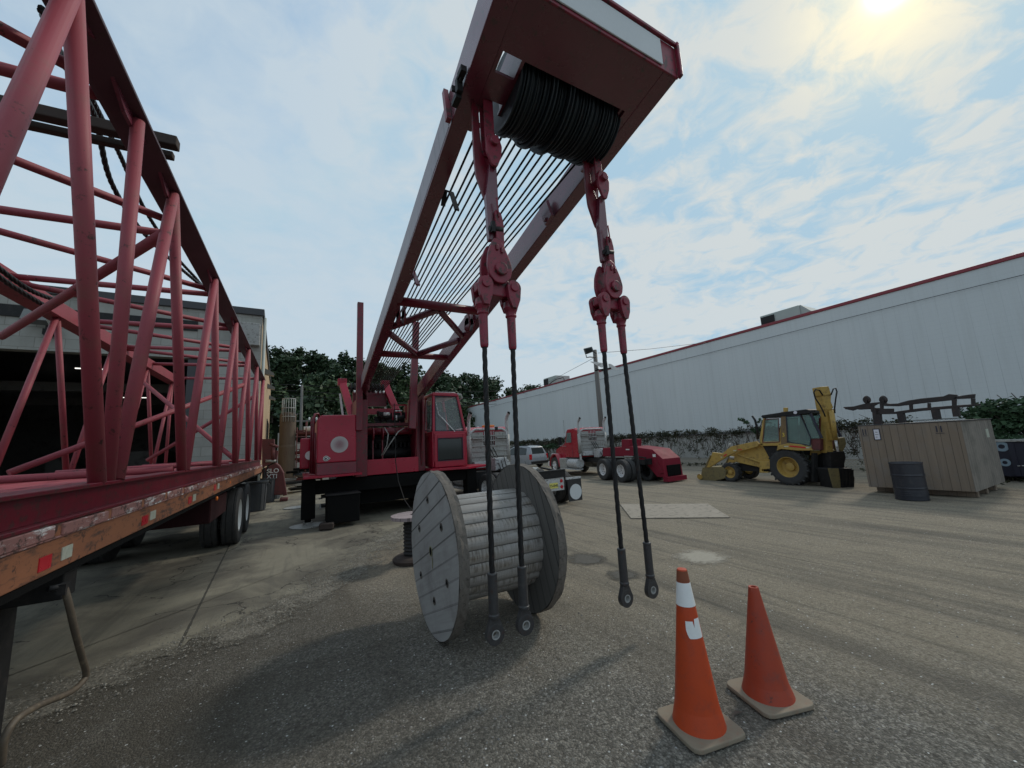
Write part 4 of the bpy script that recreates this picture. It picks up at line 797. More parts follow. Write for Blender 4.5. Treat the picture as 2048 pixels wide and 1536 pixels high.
for pts in ([(1.98, 10.7, 2.28), (2.05, 10.55, 2.1), (2.02, 10.6, 1.8), (1.9, 10.7, 1.55)], [(2.5, 10.7, 2.25), (2.3, 10.5, 2.15), (2.1, 10.55, 1.85), (1.92, 10.6, 1.56)]): mb.path(pts, .014, 6)
mb.build('hose', 'diamond', cr)
MB().path([(2.2, 10.5, 2.9), (2.2, 10.42, 2.2), (2.2, 10.4, 1.4), (2.22, 10.2, .9), (2.3, 9.9, .45), (2.42, 9.6, .2)], .012, 6).build('hanging_line', 'black', cr)
mb = MB(); rg = random.Random(3)
for i in range(22): mb.box((rg.uniform(1.9, 2.65), rg.uniform(11.1, 11.5), rg.uniform(2.42, 2.72)), (rg.uniform(.05, .22), .1, rg.uniform(.05, .16)))
mb.tube((1.95, 11.0, 2.6), (2.2, 11.0, 2.6), .07).tube((2.28, 10.95, 2.55), (2.55, 10.95, 2.55), .06); mb.build('hydraulic_valves', 'black', cr)
mb = MB(); mb.tube((2.0, 10.93, 2.66), (2.16, 10.93, 2.66), .045).tube((2.3, 10.9, 2.74), (2.5, 10.9, 2.74), .02).tube((2.34, 10.9, 2.48), (2.34, 10.9, 2.62), .02); mb.build('pipe_fitting', 'chrome', cr)
MB().bar((2.25, 11.05, 2.92), (2.66, 11.05, 2.92), .04, .04).bar((2.27, 11.05, 2.5), (2.27, 11.05, 2.92), .03, .03).bar((2.64, 11.05, 2.5), (2.64, 11.05, 2.92), .03, .03).build('hand_rail', 'crane', cr)
# gantry
for a, b_ in (((1.06, 12.2, 3.72), (1.28, 11.5, 2.62)), ((2.28, 12.2, 3.70), (2.62, 11.5, 2.42))):
    MB().bar(a, b_, .19, .15, (0, 1, 0)).box(a, (.24, .22, .20)).build('gantry_leg', 'crane', cr, bevel=.01); MB().bar(Vector(a) + Vector((-.03, .3, -.3)), Vector(b_) + Vector((-.14, .9, -.1)), .05, .08, (0, 1, 0)).build('gantry_strut', 'white', cr)
MB().bb(1.3, 2.55, 11.45, 11.6, 2.70, 2.86).build('gantry_tie', 'crane', cr, bevel=.01)
MB().bb(1.35, 2.3, 12.1, 12.25, 3.0, 3.45).build('gantry_plate', 'craned', cr)
mb = MB()
for k in range(10): mb.lathe([(.03, -.02), (.15, -.02), (.15, .02), (.03, .02)], (1.3 + k * .1, 12.15, 3.55), (1, 0, 0), 20)
mb.tube((1.1, 12.15, 3.55), (2.3, 12.15, 3.55), .03); mb.build('gantry_sheaves', 'black', cr)
mb = MB()
for x in (1.38, 1.46, 1.98, 2.1, 2.2): MB().tube((x, 12.0, 3.38), (x, 12.0, 3.46), .03).build('rope_clip', 'white', cr)
# engine housing
hs = MB(); hs.prism([(.37, 10.3, 1.46), (.37, 10.32, 2.50), (.45, 10.34, 2.60), (1.235, 10.34, 2.60), (1.235, 10.3, 1.46)], (0, 2.3, 0)); H_ = hs.build('engine_housing', 'crane', cr, bevel=.025)
MB().prism([(.37, 10.26, 1.18), (.37, 10.298, 1.455), (1.235, 10.298, 1.455), (1.235, 10.26, 1.18)], (0, 2.3, 0)).build('skirt_panel', M['craned'], cr, bevel=.01)
M['roundel'], b = newmat('faded_round_emblem'); t = N('ShaderNodeTexCoord'); vl = N('ShaderNodeVectorMath', operation='DISTANCE'); L(t.outputs['Object'], vl.inputs[0])
dc = at(679, 889, y=10.29); vl.inputs[1].default_value = dc - Vector((2.3, 11.5, 0)); c = ramp(MA('DIVIDE', vl.outputs['Value'], .20), [(0, (.24, .13, .15)), (.35, (.30, .20, .21)), (.75, (.42, .37, .37)), (1, (.46, .42, .42))]); L(c, b.inputs['Base Color']); b.inputs['Roughness'].default_value = .4
MB().lathe([(.195, 0), (.195, .006), (.001, .0062)], dc + Vector((0, .012, 0)), (0, -1, 0), 48, smooth=False).build('round_emblem', 'roundel', H_)
lc = at(652, 917, y=10.29)
def drop(r, dy): 
    o = [lc + Vector((math.cos(R(a)) * r, dy, math.sin(R(a)) * r)) for a in range(35, 326, 15)]; return o + [lc + Vector((r * 1.62, dy, 0))]
MB().prism(drop(.062, -.006), (0, .012, 0)).build('drop_emblem', 'white', H_); MB().ring(drop(.05, -.009), drop(.038, -.009), (0, .004, 0)).prism([lc + Vector((x * .026, -.009, z * .026)) for x, z in ((-1, -.6), (-.2, -1), (1, -.5), (.5, .2), (1, .6), (.2, .4), (-.3, .9), (-.8, .3))], (0, .004, 0)).build('drop_emblem_print', 'ink', H_)
MB().bb(.10, 1.36, 10.16, 12.6, 1.125, 1.178).build('deck_plate', 'crane', cr, bevel=.006)
mb = MB(); mb.path([(.30, 10.9, 1.2), (.30, 10.9, 2.55), (.33, 11.0, 2.68), (.40, 11.05, 2.70), (.44, 11.1, 2.6)], .03, 8).path([(.26, 11.1, 1.2), (.26, 11.1, 2.5), (.3, 11.15, 2.62)], .025, 8).path([(.34, 10.7, 1.2), (.34, 10.7, 2.2)], .018, 8); mb.build('ladder_rail', 'craned', cr)
MB().bb(.02, .26, 12.0, 12.6, 1.3, 2.12).build('fuel_box', 'crane', cr, bevel=.03)
MB().tube((.26, 11.9, 1.65), (.26, 11.98, 1.65), .12, 20).build('filler_cap', 'white', cr)
# cab
cb = MB(); 
F0 = [(3.24, 10.5, 1.16), (4.20, 10.5, 1.14), (4.24, 10.46, 2.2), (4.02, 10.62, 3.18), (3.30, 10.62, 3.20), (3.22, 10.46, 2.2)]
cy = 12.05
def fr(a, b_, w=.07, h=.07): return MB().bar(a, b_, w, h, (0, 1, 0))
cab = MB(); 
for a, b_ in (((3.27, 10.54, 2.12), (3.32, 10.64, 3.18)), ((4.20, 10.54, 2.10), (4.03, 10.64, 3.16)), ((3.27, 12.0, 2.1), (3.32, 12.0, 3.16)), ((4.2, 12.0, 2.1), (4.05, 12.0, 3.16)), ((3.27, 11.35, 2.1), (3.31, 11.35, 3.16))): cab.bar(a, b_, .075, .075, (0, 1, 0))
cab.bar((3.25, 10.52, 2.08), (4.23, 10.52, 2.06), .07, .09).bar((3.25, 10.5, 2.08), (3.25, 12.05, 2.08), .07, .09).bar((4.22, 10.5, 2.06), (4.22, 12.05, 2.06), .07, .09)
cab.prism([(3.28, 10.58, 3.14), (4.06, 10.58, 3.12), (4.08, 12.05, 3.12), (3.26, 12.05, 3.14)], (0, 0, .09))
cab.bb(3.215, 3.27, 10.5, 12.05, 1.14, 2.06).bb(4.18, 4.235, 10.5, 12.05, 1.12, 2.04).bb(3.27, 4.18, 10.47, 10.53, 1.13, 1.30).bb(3.27, 3.36, 10.47, 10.53, 1.30, 2.05).bb(4.10, 4.18, 10.47, 10.53, 1.30, 2.05).bb(3.36, 4.10, 10.47, 10.53, 1.92, 2.05).bb(3.27, 4.18, 12.0, 12.05, 1.13, 2.06)
cab_ = cab.build('cab', 'crane', cr, bevel=.018)
mb = MB(); mb.add([(3.32, 10.56, 2.13), (4.17, 10.56, 2.11), (4.02, 10.65, 3.13), (3.34, 10.65, 3.13)], [(0, 1, 2, 3)]); wsn = mb.build('windscreen', 'cabglass', cab_)
q4 = [Vector(p) for p in ((3.31, 10.54, 2.12), (4.17, 10.54, 2.10), (4.02, 10.63, 3.13), (3.35, 10.63, 3.13))]; q5 = [p.lerp(sum(q4, Vector()) / 4, .06) for p in q4]
MB().ring(q4, q5, (0, -.02, 0)).build('windscreen_seal', 'ink', cab_)
mb = MB(); mb.bb(3.39, 4.08, 10.49, 10.495, 1.33, 1.90).build('lower_window', 'darkglass', cab_)
q4 = [Vector(p) for p in ((3.36, 10.47, 1.30), (4.10, 10.47, 1.30), (4.10, 10.47, 1.93), (3.36, 10.47, 1.93))]; q5 = [p.lerp(sum(q4, Vector()) / 4, .05) for p in q4]; MB().ring(q4, q5, (0, -.012, 0)).build('lower_window_seal', 'ink', cab_)
mb = MB(); mb.bar((3.9, 10.52, 2.09), (3.43, 10.53, 2.60), .018, .018).bar((3.88, 10.50, 2.10), (3.50, 10.51, 2.52), .03, .02).bar((3.43, 10.54, 2.60), (3.36, 10.56, 2.95), .014, .012).build('wiper', 'chrome', cab_)
for y0, y1 in ((10.75, 11.28), (11.42, 11.95)):
    MB().add([(3.28, y0, 2.2), (3.28, y1, 2.2), (3.31, y1, 3.05), (3.31, y0, 3.05)], [(0, 1, 2, 3)]).build('side_window', 'cabglass', cab_)
    q4 = [Vector(p) for p in ((3.262, y0, 2.16), (3.262, y1, 2.16), (3.30, y1, 3.09), (3.30, y0, 3.09))]; q5 = [p.lerp(sum(q4, Vector()) / 4, .10) for p in q4]; MB().ring(q4, q5, (-.012, 0, 0)).build('side_window_frame', 'alu', cab_)
MB().add([(3.30, 12.03, 2.15), (4.1, 12.03, 2.15), (4.0, 12.03, 3.05), (3.33, 12.03, 3.05)], [(0, 1, 2, 3)]).build('rear_window', 'glass', cab_)
MB().bb(3.5, 3.95, 11.45, 11.6, 1.6, 2.75).bb(3.5, 3.95, 11.1, 11.6, 1.5, 1.68).bb(3.55, 3.7, 10.75, 11.0, 1.2, 2.2).lathe([(.08, 0), (.13, .1), (.10, .25), (.001, .3)], (3.62, 11.5, 2.72), (0, 0, 1), 16).build('operator_seat', 'ink', cab_)
MB().path([(3.98, 10.62, 3.20), (4.12, 10.55, 3.18), (4.18, 10.6, 3.08), (4.12, 10.75, 3.02)], .018, 8).path([(3.4, 10.7, 3.22), (3.4, 10.7, 3.26), (4.0, 10.7, 3.25), (4.0, 10.7, 3.2)], .012, 6).build('roof_rail', 'alu', cab_)
MB().prism([(3.1, 10.3, 1.12), (4.2, 10.3, 1.10), (4.95, 10.75, 1.10), (4.95, 11.4, 1.10), (3.1, 11.4, 1.12)], (0, 0, -.06)).build('cab_deck', 'crane', cr, bevel=.006)
# carrier below
MB().bb(1.0, 3.6, 10.9, 15.2, .55, 1.02).bb(1.2, 3.3, 11.2, 12.9, 1.0, 1.12).build('carrier_frame', 'void', cr)
MB().bb(.12, 4.5, 10.62, 10.86, .72, 1.04).build('outrigger_beam', 'void', cr)
for x in (.22, 4.38):
    MB().bb(x - .15, x + .15, 10.56, 10.9, .18, 1.08).tube((x, 10.73, .04), (x, 10.73, .2), .07).build('outrigger_jack', 'void', cr, bevel=.015); MB().lathe([(.38, .006), (.38, .03), (.10, .06), (.1, .10)], (x, 10.73, 0), (0, 0, 1), 32).build('outrigger_float', 'diamond', cr)
MB().lathe([(.34, .006), (.34, .03), (.1, .05)], (-.05, 14.6, 0), (0, 0, 1), 28).build('outrigger_float', 'diamond', cr)
for y in (12.0, 13.2, 14.4):
    for x in (1.15, 3.45): tyre(cr, (x, y, .5), .5, .5, (-1 if x < 2 else 1, 0, 0), .27, 'black', holes=0)
bx = MB().bb(.58, 1.28, 9.95, 10.55, .10, .72).build('battery_box', 'void', cr, bevel=.02); MB().bb(.56, 1.30, 9.93, 10.57, .722, .745).build('lid', 'black', bx)
MB().bb(.5, .9, 10.65, 10.95, .4, .46).bb(.5, .9, 10.65, 10.95, .62, .68).bb(.5, .9, 10.65, 10.95, .84, .9).build('step', 'black', cr)
mb = MB(); mb.bb(.47, .62, 10.86, 10.88, .36, .45).bb(.45, .53, 10.86, 10.88, .58, .61).bb(.44, .52, 10.86, 10.88, .78, .82); mb.build('data_plate', 'white', cr)
MB().bb(1.4, 3.5, 10.95, 11.0, .35, .7).tube((1.2, 10.9, .75), (3.2, 10.9, .75), .09).build('front_guard', 'void', cr)
o = MB().prism([(.42, 9.85, .02), (.70, 9.75, .02), (.74, 9.95, .02), (.66, 10.12, .02), (.46, 10.1, .02)], (0, 0, .13)).build('timber_block', 'timber', None, loc=(.58, 9.95, 0), bevel=.02, props=('small dark wooden block on the ground under the crane', 'block'))

# ================================================================== PENDANTS
PY, PXL, PXR = 2.66, 1.375, 2.63
def zc(v, x=PXL): # height at the left assembly for a photo row
    lo, hi = 0.0, 6.0
    for _ in range(40):
        mi = (lo + hi) / 2; r = CAMROT.transposed() @ (Vector((x, PY, mi)) - CAM); vv = CY - FPX * r.y / -r.z
        if vv < v: hi = mi
        else: lo = mi
    return (lo + hi) / 2
def rounded(pts, n=5, k=.3):
    o = []; m_ = len(pts)
    for i in range(m_):
        p0, p1, p2 = Vector(pts[i - 1]), Vector(pts[i]), Vector(pts[(i + 1) % m_])
        for j in range(n + 1):
            t = j / n; a = p1.lerp(p0, k * (1 - t)); b_ = p1.lerp(p2, k * t); o.append(a.lerp(b_, t))
    return o
def platexz(mb, pts, y, th, rnd_=True):
    q = [(p[0], y, p[1]) for p in pts]; q = rounded(q, 4, .16) if rnd_ is True else (rounded(q, 5, .32) if rnd_ else q)
    return mb.prism(q, (0, th, 0))
def make_pendant(loc, sh=0, spd=0, ext=0):
    r = thing('pendant_rigging', '', 'rigging', loc, 'pendant assemblies hanging from the boom head'); r['org'] = (PXL, PY, 0)
    X = PXL
    Zs = lambda v: zc(v)
    # hanger strap out of the head
    mb = MB(); platexz(mb, [(X - .045, Zs(130)), (X + .045, Zs(130)), (X + .045, Zs(305)), (X - .045, Zs(305))], PY - .03, .02); platexz(mb, [(X - .045, Zs(130)), (X + .045, Zs(130)), (X + .045, Zs(305)), (X - .045, Zs(305))], PY + .05, .02); mb.build('hanger_strap', 'pend', r, bevel=.004)
    mb = MB(); platexz(mb, [(X - .13, Zs(180)), (X - .07, Zs(180)), (X - .06, Zs(300)), (X + .01, Zs(335)), (X + .03, Zs(375)), (X - .0, Zs(405)), (X - .05, Zs(395)), (X - .12, Zs(350)), (X - .13, Zs(310))], PY + .03, .03); mb.build('side_link', 'craned', r, bevel=.004)
    # hexagonal lug with pin
    hexa = lambda c, w, h: [(c[0] - w * .6, c[1] + h), (c[0] + w * .6, c[1] + h), (c[0] + w, c[1] + h * .35), (c[0] + w * .85, c[1] - h * .3), (c[0] + w * .3, c[1] - h), (c[0] - w * .3, c[1] - h), (c[0] - w, c[1] - h * .2), (c[0] - w, c[1] + h * .5)]
    zl = Zs(308)
    mb = MB(); platexz(mb, hexa((X + .02, zl), .075, .15), PY - .065, .03); platexz(mb, hexa((X - .01, zl - .02), .08, .17), PY + .07, .03); mb.build('lug_plate', 'pend', r, bevel=.005)
    MB().tube((X + .015, PY - .10, zl + .07), (X + .015, PY + .13, zl + .07), .038, 20).build('lug_pin', 'pend', r, bevel=.004)
    # long shaped link
    p0, p1, p2 = Zs(335), Zs(400), Zs(478)
    mb = MB(); platexz(mb, [(X - .01, p0 + .03), (X + .055, p0 + .03), (X + .055, p1), (X + .045, p2), (X - .05, p2 - .03), (X - .055, p1 - .07), (X - .06, p1), (X - .05, p1 + .06)], PY - .02, .05); mb.build('long_link', M['boom'], r, bevel=.005)
    mb = MB(); platexz(mb, [(X + .00, Zs(425)), (X + .055, Zs(430)), (X + .075, Zs(450)), (X + .07, Zs(500)), (X - .0, Zs(500))], PY - .055, .025); platexz(mb, [(X + .02, Zs(430)), (X + .08, Zs(435)), (X + .085, Zs(500)), (X + .0, Zs(500))], PY + .04, .025)
    mb.tube((X + .01, PY - .07, Zs(404)), (X + .03, PY - .06, Zs(440)), .007); mb.build('clevis_plate', 'pend', r, bevel=.004)
    mb = MB(); mb.tube((X - .06, PY - .05, Zs(466)), (X + .06, PY - .05, Zs(462)), .022).box((X - .035, PY - .07, Zs(464)), (.03, .03, .09)).build('clevis_pin', 'black', r)
    # drop-shaped yoke cheeks
    zy = Zs(542)
    drop_ = [(X - .035, Zs(484)), (X + .035, Zs(492)), (X + .095, Zs(522)), (X + .118, zy), (X + .10, zy - .08), (X + .04, zy - .135), (X - .04, zy - .135), (X - .09, zy - .08), (X - .108, zy), (X - .095, Zs(515))]
    mb = MB(); platexz(mb, drop_, PY - .085, .03, 2); platexz(mb, drop_, PY + .055, .03, 2); yk = mb.build('yoke_cheek', 'pend', r, bevel=.006)
    mb = MB(); mb.lathe([(.055, 0), (.055, .02), (.048, .028), (.001, .028)], (X + .01, PY - .085, zy - .02), (0, -1, 0), 28); mb.build('yoke_boss', 'pend', r, bevel=.004)
    for dx_, v_ in ((-.018, 500), (.025, 504)): MB().lathe([(.011, 0), (.012, .01), (.011, .045), (.001, .05)], (X + dx_, PY - .090, Zs(v_)), (0, 0, -1), 10).build('cotter_slot', 'craned', r)
    # triangular equaliser with two lobes
    zb = Zs(578); s_ = .126
    mb = MB(); platexz(mb, [(X - .05, zy), (X + .06, zy), (X + .10, zy - .09), (X + s_ + .06, zb + .02), (X + s_ + .055, zb - .05), (X + .05, zb - .075), (X - .05, zb - .075), (X - s_ - .055, zb - .05), (X - s_ - .06, zb + .02), (X - .085, zy - .09)], PY - .04, .08); mb.build('equaliser_plate', 'pend', r, bevel=.01)
    for sg in (-1, 1):
        cx = X + sg * s_
        # clevis socket: two ears joined to a tapering barrel
        mb = MB()
        for y in (PY - .085, PY + .045):
            ear = [(cx + math.cos(R(a)) * .062, zb + math.sin(R(a)) * .062) for a in range(0, 181, 20)] + [(cx - .05, zb - .10), (cx - .022, zb - .17), (cx + .022, zb - .17), (cx + .05, zb - .10)]
            mb.prism([(p[0], y, p[1]) for p in ear], (0, .04, 0))
        z1, z2 = zb - .135, Zs(697)
        mb.lathe([(.03, .05), (.055, .03), (.060, -.02), (.046, -.055), (.042, -.075), (.046, -.078), (.046, -.09), (.037, -.10), (.033, z2 - z1 + .02), (.028, z2 - z1)], (cx, PY, z1), (0, 0, 1), 22)
        mb.build('clevis_socket', 'pend', r, bevel=.004)
        MB().tube((cx, PY - .10, zb), (cx, PY + .10, zb), .036, 20).build('clevis_pin', 'pend', r, bevel=.004)
        zt = Zs(1140) - ext
        twisted([(cx, PY, z2 + .02), (cx + (sh + sg * spd) / 2, PY, (z2 + zt) / 2), (cx + sh + sg * spd, PY, zt - .03)], .0205, 22, 'x').build('wire_rope', 'rope', r)
        cx += sh + sg * spd; ze = Zs(1256) - ext; zs = Zs(1226) - ext
        mb = MB(); mb.lathe([(.026, .012), (.034, .010), (.037, 0), (.035, -.008), (.036, zs - zt + .03), (.041, zs - zt + .028), (.041, zs - zt + .015), (.037, zs - zt)], (cx, PY, zt), (0, 0, 1), 24)
        n = 30; ro, ri = .068, .032; out_ = []; inn = []
        for k in range(n):
            a = 2 * math.pi * k / n + math.pi / 2; out_.append(Vector((cx + math.cos(a) * ro, PY - .022, ze + math.sin(a) * ro * 1.04))); inn.append(Vector((cx + math.cos(a) * ri, PY - .022, ze + math.sin(a) * ri)))
        mb.ring(out_, inn, (0, .044, 0)); mb.prism([(cx - .031, PY - .02, zs + .01), (cx + .031, PY - .02, zs + .01), (cx + .062, PY - .02, ze + .030), (cx + .02, PY - .02, ze + .045), (cx - .02, PY - .02, ze + .045), (cx - .062, PY - .02, ze + .030)], (0, .04, 0))
        sk_ = mb.build('spelter_socket', M['socket'], r, bevel=.005)
        i2 = [Vector((cx + math.cos(2 * math.pi * k / n) * .0315, PY - .0235, ze + math.sin(2 * math.pi * k / n) * .0315)) for k in range(n)]; i3 = [p_.lerp(Vector((cx, PY - .0235, ze)), .22) for p_ in i2]; MB().ring(i2, i3, (0, .047, 0)).build('pin_bushing', 'link', sk_)
    return r
M['socket'] = paint('forged_dark_steel', (.045, .045, .047), (.028, .028, .03), .38, .5, sc1=12, dirt=(.09, .085, .08), dirtamt=.3, bmp=.4)
pA = make_pendant((PXL, PY, 0), -.022, -.004); pA['label'] = 'pair of pendant ropes hanging in front of the wooden cable reel'
pB = make_pendant((PXL, PY, 0), .02, .030, .09); pB.location = (PXR - .025, PY, .045); pB['label'] = 'pair of pendant ropes hanging over open ground just left of the cones'
# ================================================================== REELS
rl = thing('cable_reel', 'large weathered grey wooden cable reel lying on its side behind the ropes', 'cable reel', (1.62, 3.75, .73))
RR = .73; c0 = Vector((1.62, 3.75, .73))
def flange(name, x0, x1, mat):
    mb = MB(); n = 72; vs = []
    for x in (x0, x1):
        for k in range(n):
            t = 2 * math.pi * k / n; q = RR + .006 * noise.noise(Vector((math.cos(t) * 4, math.sin(t) * 4, x * 9))) + rnd.uniform(-.0025, .0025); vs.append((x, c0.y + math.cos(t) * q, c0.z + math.sin(t) * q))
    mb.add(vs, [tuple(range(n)), tuple(range(n, 2 * n))[::-1]]); f = mb.build(name, mat, rl)
    mb = MB(); rings = [(x0 + .001, 1.003), (x0 + (x1 - x0) * .33, 1.008), (x0 + (x1 - x0) * .66, .999), (x1 - .001, 1.004)]; vs2 = []; fs = []
    for j, (x, s_) in enumerate(rings):
        for k in range(n): t = 2 * math.pi * k / n; q = (RR + .004) * s_ + .012 * noise.noise(Vector((math.cos(t) * 9, math.sin(t) * 9, x * 30 + j))); vs2.append((x, c0.y + math.cos(t) * q, c0.z + math.sin(t) * q))
    for j in range(3):
        for k in range(n): k2 = (k + 1) % n; fs.append((j * n + k, j * n + k2, (j + 1) * n + k2, (j + 1) * n + k))
    mb.add(vs2, fs); mb.build('flange_rim', 'rim', f); return f
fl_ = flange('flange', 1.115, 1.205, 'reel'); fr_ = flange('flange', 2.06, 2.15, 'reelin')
mb = MB(); nd = 26 * 6; vs = []
for x in (-.43, .43):
    for k in range(nd):
        t = 2 * math.pi * k / nd; fr_k = (k % 6) / 6; q = .466 + .016 * math.sin(math.pi * fr_k) ** .8; vs.append((c0.x + .012 + x, c0.y + math.sin(t) * q, c0.z + math.cos(t) * q))
mb.add(vs, [(k, (k + 1) % nd, nd + (k + 1) % nd, nd + k) for k in range(nd)]); mb.build('drum', 'drumwrap', rl)
mb = MB()
for k in range(6):
    a = 2 * math.pi * k / 6 + .35; r_ = .47 if k % 2 else .42; p = Vector((1.113, c0.y + math.cos(a) * r_, c0.z + math.sin(a) * r_)); mb.lathe([(.036, 0), (.036, .003), (.026, .0032), (.026, -.002), (.001, -.002)], p, (-1, 0, 0), 20, cap=False)
mb.build('bolt_recess', 'rim', fl_)
mb = MB()
for k in range(6):
    a = 2 * math.pi * k / 6 + .35; r_ = .47 if k % 2 else .42; p = Vector((1.112, c0.y + math.cos(a) * r_, c0.z + math.sin(a) * r_)); mb.lathe([(.011, 0), (.011, .010), (.001, .012)], p, (-1, 0, 0), 8)
mb.build('bolt', 'black', fl_)
mb = MB(); mb.lathe([(.038, 0), (.038, .004), (.001, .0041)], (1.1135, c0.y, c0.z), (-1, 0, 0), 28, smooth=False).build('hub_hole', 'void', fl_)
M['cardb'] = paint('torn_label_card', (.30, .28, .17), (.2, .19, .13), .8)
hb = MB(); hb.ring(circ((1.111, c0.y, c0.z), .047, 24, 'x'), circ((1.111, c0.y, c0.z), .038, 24, 'x'), (-.003, 0, 0)); hb.bb(1.108, 1.1115, c0.y - .05, c0.y - .038, c0.z - .14, c0.z - .05); hb.build('hub_ring', 'cardb', fl_)

sp_ = thing('small_cable_spool', 'small dark spool standing upright with a pinkish board top behind the big reel', 'spool', (1.58, 6.25, 0))
c1 = Vector((1.58, 6.25, 0)); pt = at(800, 1018, z=.52)
MB().lathe([(.33, .63), (.33, .68)], c1, (0, 0, 1), 40, smooth=False).build('top_flange', 'spooltop' if 'spooltop' in M else boards('pinkish_spool_boards', (.42, .34, .34), (.30, .24, .24), 1, .075, streak=(.1, 1, 1)), sp_)
MB().lathe([(.30, .004), (.31, .05), (.27, .08), (.14, .09)], c1, (0, 0, 1), 36, smooth=False).build('bottom_flange', 'timber', sp_)
mb = MB(); mb.lathe([(.13, .08)] + [(.13 + .022 * (i % 2), .1 + i * .026) for i in range(20)] + [(.13, .63)], c1, (0, 0, 1), 30).build('wound_cable', 'rubber', sp_)
MB().lathe([(.035, .681), (.035, .685), (.001, .685)], c1, (0, 0, 1), 16).build('hub_hole', 'void', sp_)

# ================================================================== CONES
def cone(loc, rot, h, r0, bs, mat, lab, top_mat=None, sleeve=False, hole=True, lean=(0, 0)):
    r = thing('traffic_cone', lab, 'traffic cone', loc, 'orange traffic cones', local=True); r.rotation_euler = (lean[0], lean[1], rot)
    pr_ = []
    k = 26; rt = .029
    for i in range(k + 1): t = i / k; pr_.append((r0 + (rt - r0) * t + (.012 * (1 - t * 8) if t < .125 else 0), .028 + (h - .028) * t))
    mb = MB(); mb.lathe(pr_, (0, 0, 0), (0, 0, 1), 48, cap=False); mb.lathe([(rt, h), (rt * .55, h - .001), (rt * .5, h - .03), (.001, h - .032)] if hole else [(rt, h), (rt * .9, h + .008), (.001, h + .01)], (0, 0, 0), (0, 0, 1), 30, cap=False); body = mb.build('cone_body', mat, r)
    q = rounded([(-bs, -bs, .004), (bs, -bs, .004), (bs, bs, .004), (-bs, bs, .004)], 6, .16); q = [Vector((p.x + rnd.uniform(-.002, .002), p.y + rnd.uniform(-.002, .002), p.z)) for p in q]
    MB().prism(q, (0, 0, .026)).build('base', 'conebase', r, bevel=.006)
    rad = lambda z: r0 + (rt - r0) * (z - .028) / (h - .028)
    if sleeve:
        MB().lathe([(rad(z) + .0022, z) for z in (h * .775, h * .84, h * .925)], (0, 0, 0), (0, 0, 1), 48, cap=False).build('reflective_collar', 'reflect', r)
        MB().lathe([(rad(z) + .002, z) for z in (h * .927, h * .96, h)], (0, 0, 0), (0, 0, 1), 30, cap=False).build('brown_tip', 'rusttip', r)
        n = 16; a0, a1 = R(-140), R(-58); vs = []; z0, z1 = h * .585, h * .69
        for i in range(n + 1):
            t = i / n; a = a0 + (a1 - a0) * t; lo = z0 + (.045 * (1 - t * 5) ** 2 if t < .2 else 0); hi = z1 + (.012 if t > .52 else 0) - (.035 if .44 < t < .53 else 0)
            for z in (lo, hi): vs.append((math.cos(a) * (rad(z) + .003), math.sin(a) * (rad(z) + .003), z))
        MB().add(vs, [(2 * i, 2 * i + 2, 2 * i + 3, 2 * i + 1) for i in range(n)], True).build('torn_reflector', 'reflect', r)
    return r
M['rusttip'] = paint('stained_brown_tip', (.24, .07, .03), (.16, .05, .025), .7, sc1=20)
cA = at(1399, 1453, z=0); cone((cA.x, cA.y, 0), R(-32 + 20), .865, .133, .180, 'conered', 'taller orange traffic cone with a white collar and torn white reflector', sleeve=True, hole=False)
cB = at(1537, 1394, z=0); cone((cB.x, cB.y, 0), R(-30 + 14), .665, .135, .180, 'coneold', 'shorter plain dull orange traffic cone with an open top')

# small leaf litter between the cones
lf = MB(); c_ = at(1480, 1432, z=0); lf.add([c_ + Vector((-.05, .02, .008)), c_ + Vector((0, -.005, .02)), c_ + Vector((.05, .0, .008)), c_ + Vector((0, .03, .014))], [(0, 1, 2, 3)]); lf.build('dry_leaf', 'twig', None, loc=c_, props=('dry brown leaf on the gravel between the two cones', 'leaf'))
pl = MB(); q = [at(1240, 1008, z=.018), at(1262, 1036, z=.018), at(1460, 1034, z=.018), at(1415, 1007, z=.018)]; pl.prism(q, (0, 0, -.014)); pl.build('plywood_sheet', 'ply', None, loc=q[0], props=('dirty plywood sheet lying flat on the open yard', 'board'))

